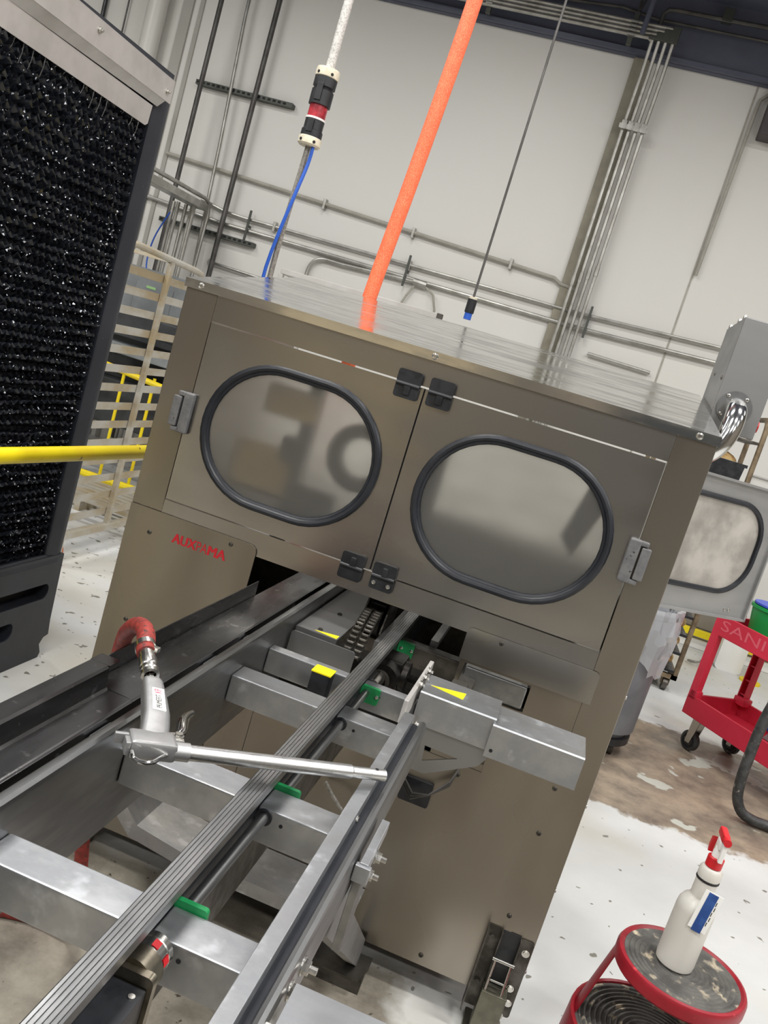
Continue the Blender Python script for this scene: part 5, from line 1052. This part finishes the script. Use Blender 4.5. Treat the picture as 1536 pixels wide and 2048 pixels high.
# white jug by the wall
jg = thing('white_jug', 'white plastic chemical jug on the floor behind the red cart', 'jug', (1.60, 7.30, 0))
mb = MB(); mb.prism(rrect(1.50, 1.70, 0.0, 0.36, 0.03), 7.20, 7.42); mb.prism([(1.52, 0.36), (1.68, 0.36), (1.62, 0.42), (1.57, 0.42)], 7.24, 7.38); part(mb, 'jug_body', jugm, jg)
mb = MB(); mb.cyl((1.59, 7.31, 0.42), (1.59, 7.31, 0.45), 0.03, 14); part(mb, 'cap', blackpl, jg)
mb = MB(); mb.tube(smooth_path([Vector(q) for q in ((1.59, 7.3, 0.45), (1.5, 7.2, 0.42), (1.43, 7.05, 0.22), (1.36, 7.0, 0.06), (1.30, 7.0, 0.03), (1.28, 7.06, 0.02), (1.36, 7.1, 0.02), (1.46, 7.1, 0.06))]), 0.007, 8); part(mb, 'suction_tube', greyjacket, jg)
mb = MB(); mb.cyl((1.76, 7.1, 0.0), (1.76, 7.1, 0.36), 0.035, 14); mb.cyl((1.76, 7.1, 0), (1.76, 7.1, 0.015), 0.08, 16); solo(mb, 'short_post', yellow, 'short yellow post behind the red cart', 'post')
# dark bread rack with trays
br_ = thing('rusty_bread_rack', 'brown steel bread rack with loaf trays behind the garbage can', 'rack', (0.75, 6.1, 0))
mud = pbr('rusty_steel', S(140, 124, 100), 0.6, 0.4, S(98, 84, 66), 12)
mb = MB(); mb.tube([Vector(q) for q in bend((1.045, 6.0, 0.11), (1.045, 6.0, 1.86), (1.045, 6.5, 1.86), 0.12)], 0.017, 10); part(mb, 'upright', mud, br_)
mb = MB(); mb.box(0.44, 0.47, 5.985, 6.015, 0.11, 1.85); part(mb, 'upright', mud, br_)
mb = MB(); mb.box(0.44, 0.47, 6.485, 6.515, 0.11, 1.85); part(mb, 'upright', mud, br_)
mb = MB(); mb.box(1.03, 1.06, 6.485, 6.515, 0.11, 1.75); part(mb, 'upright', mud, br_)
mb = MB(); mb.box(0.44, 1.06, 5.98, 6.02, 0.09, 0.12); mb.box(0.44, 1.06, 6.48, 6.52, 0.09, 0.12); mb.box(0.44, 0.48, 5.98, 6.52, 0.09, 0.12); mb.box(1.02, 1.06, 5.98, 6.52, 0.09, 0.12); part(mb, 'base', mud, br_)
shz = [0.135, 0.26, 0.385, 0.51, 0.635, 0.76, 1.395, 1.69]
for i, z in enumerate(shz):
    mb = MB(); mb.box(0.475, 1.025, 5.97, 6.5, z, z + 0.018, 0.003); part(mb, 'shelf', blackpl if i < 6 else (white_pl if i == 6 else steel_dark), br_)
for x in (0.5, 1.0):
    for y in (6.02, 6.48):
        mb = MB(); mb.cyl((x - 0.016, y, 0.045), (x + 0.016, y, 0.045), 0.045, 16); wl = part(mb, 'caster', steel_dark, br_)
        mb = MB(); mb.box(x - 0.026, x - 0.02, y - 0.02, y + 0.02, 0.04, 0.09); mb.box(x + 0.02, x + 0.026, y - 0.02, y + 0.02, 0.04, 0.09); part(mb, 'caster_fork', mud, wl)
lf = None; names = ['lowest', 'second lowest', 'third lowest', 'fourth lowest', 'fifth lowest', 'sixth lowest']
k = 0
rnd = random.Random(9)
for i in range(6):
    for x, tag_ in ((0.925, 'right'), (0.72, 'left')):
        z = shz[i] + 0.0185
        if lf is None:
            mb = MB(); mb.ball((x, 6.13, z + 0.0475), 0.11, 0.85, 1.2, 0.42, 16, 12); lf = solo(mb, 'bread_loaf', breadm, 'loaf on the lowest black tray, right side of the rusty rack', 'bread', 'loaves on the rusty rack'); z00, x00 = z, x
        else:
            c = lf.copy(); col.objects.link(c); c.location = (lf.location.x + x - x00 , lf.location.y + rnd.uniform(-.015, .015), lf.location.z + z - z00)
            c['label'] = 'loaf on the %s black tray, %s side of the rusty rack' % (names[i], tag_)
# black tub with dough on the rack shelf
mb = MB(); z = 1.4135; mb.prism([(0.60, z), (0.99, z), (1.0, z + 0.12), (1.015, z + 0.12), (1.015, z + 0.14), (0.58, z + 0.14), (0.58, z + 0.12), (0.59, z + 0.12)], 5.99, 6.38); solo(mb, 'black_tub', blackpl, 'black plastic tub of dough on the rusty rack beside the elbow pipe', 'tub')
mb = MB(); mb.ball((0.80, 6.18, z + 0.135), 0.17, 1.0, 0.95, 0.40, 18, 10)
for v in mb.bm.verts: v.co.z = max(v.co.z, z + 0.141)
solo(mb, 'dough_pile', breadm, 'tan dough heaped in the black tub on the rusty rack', 'dough')
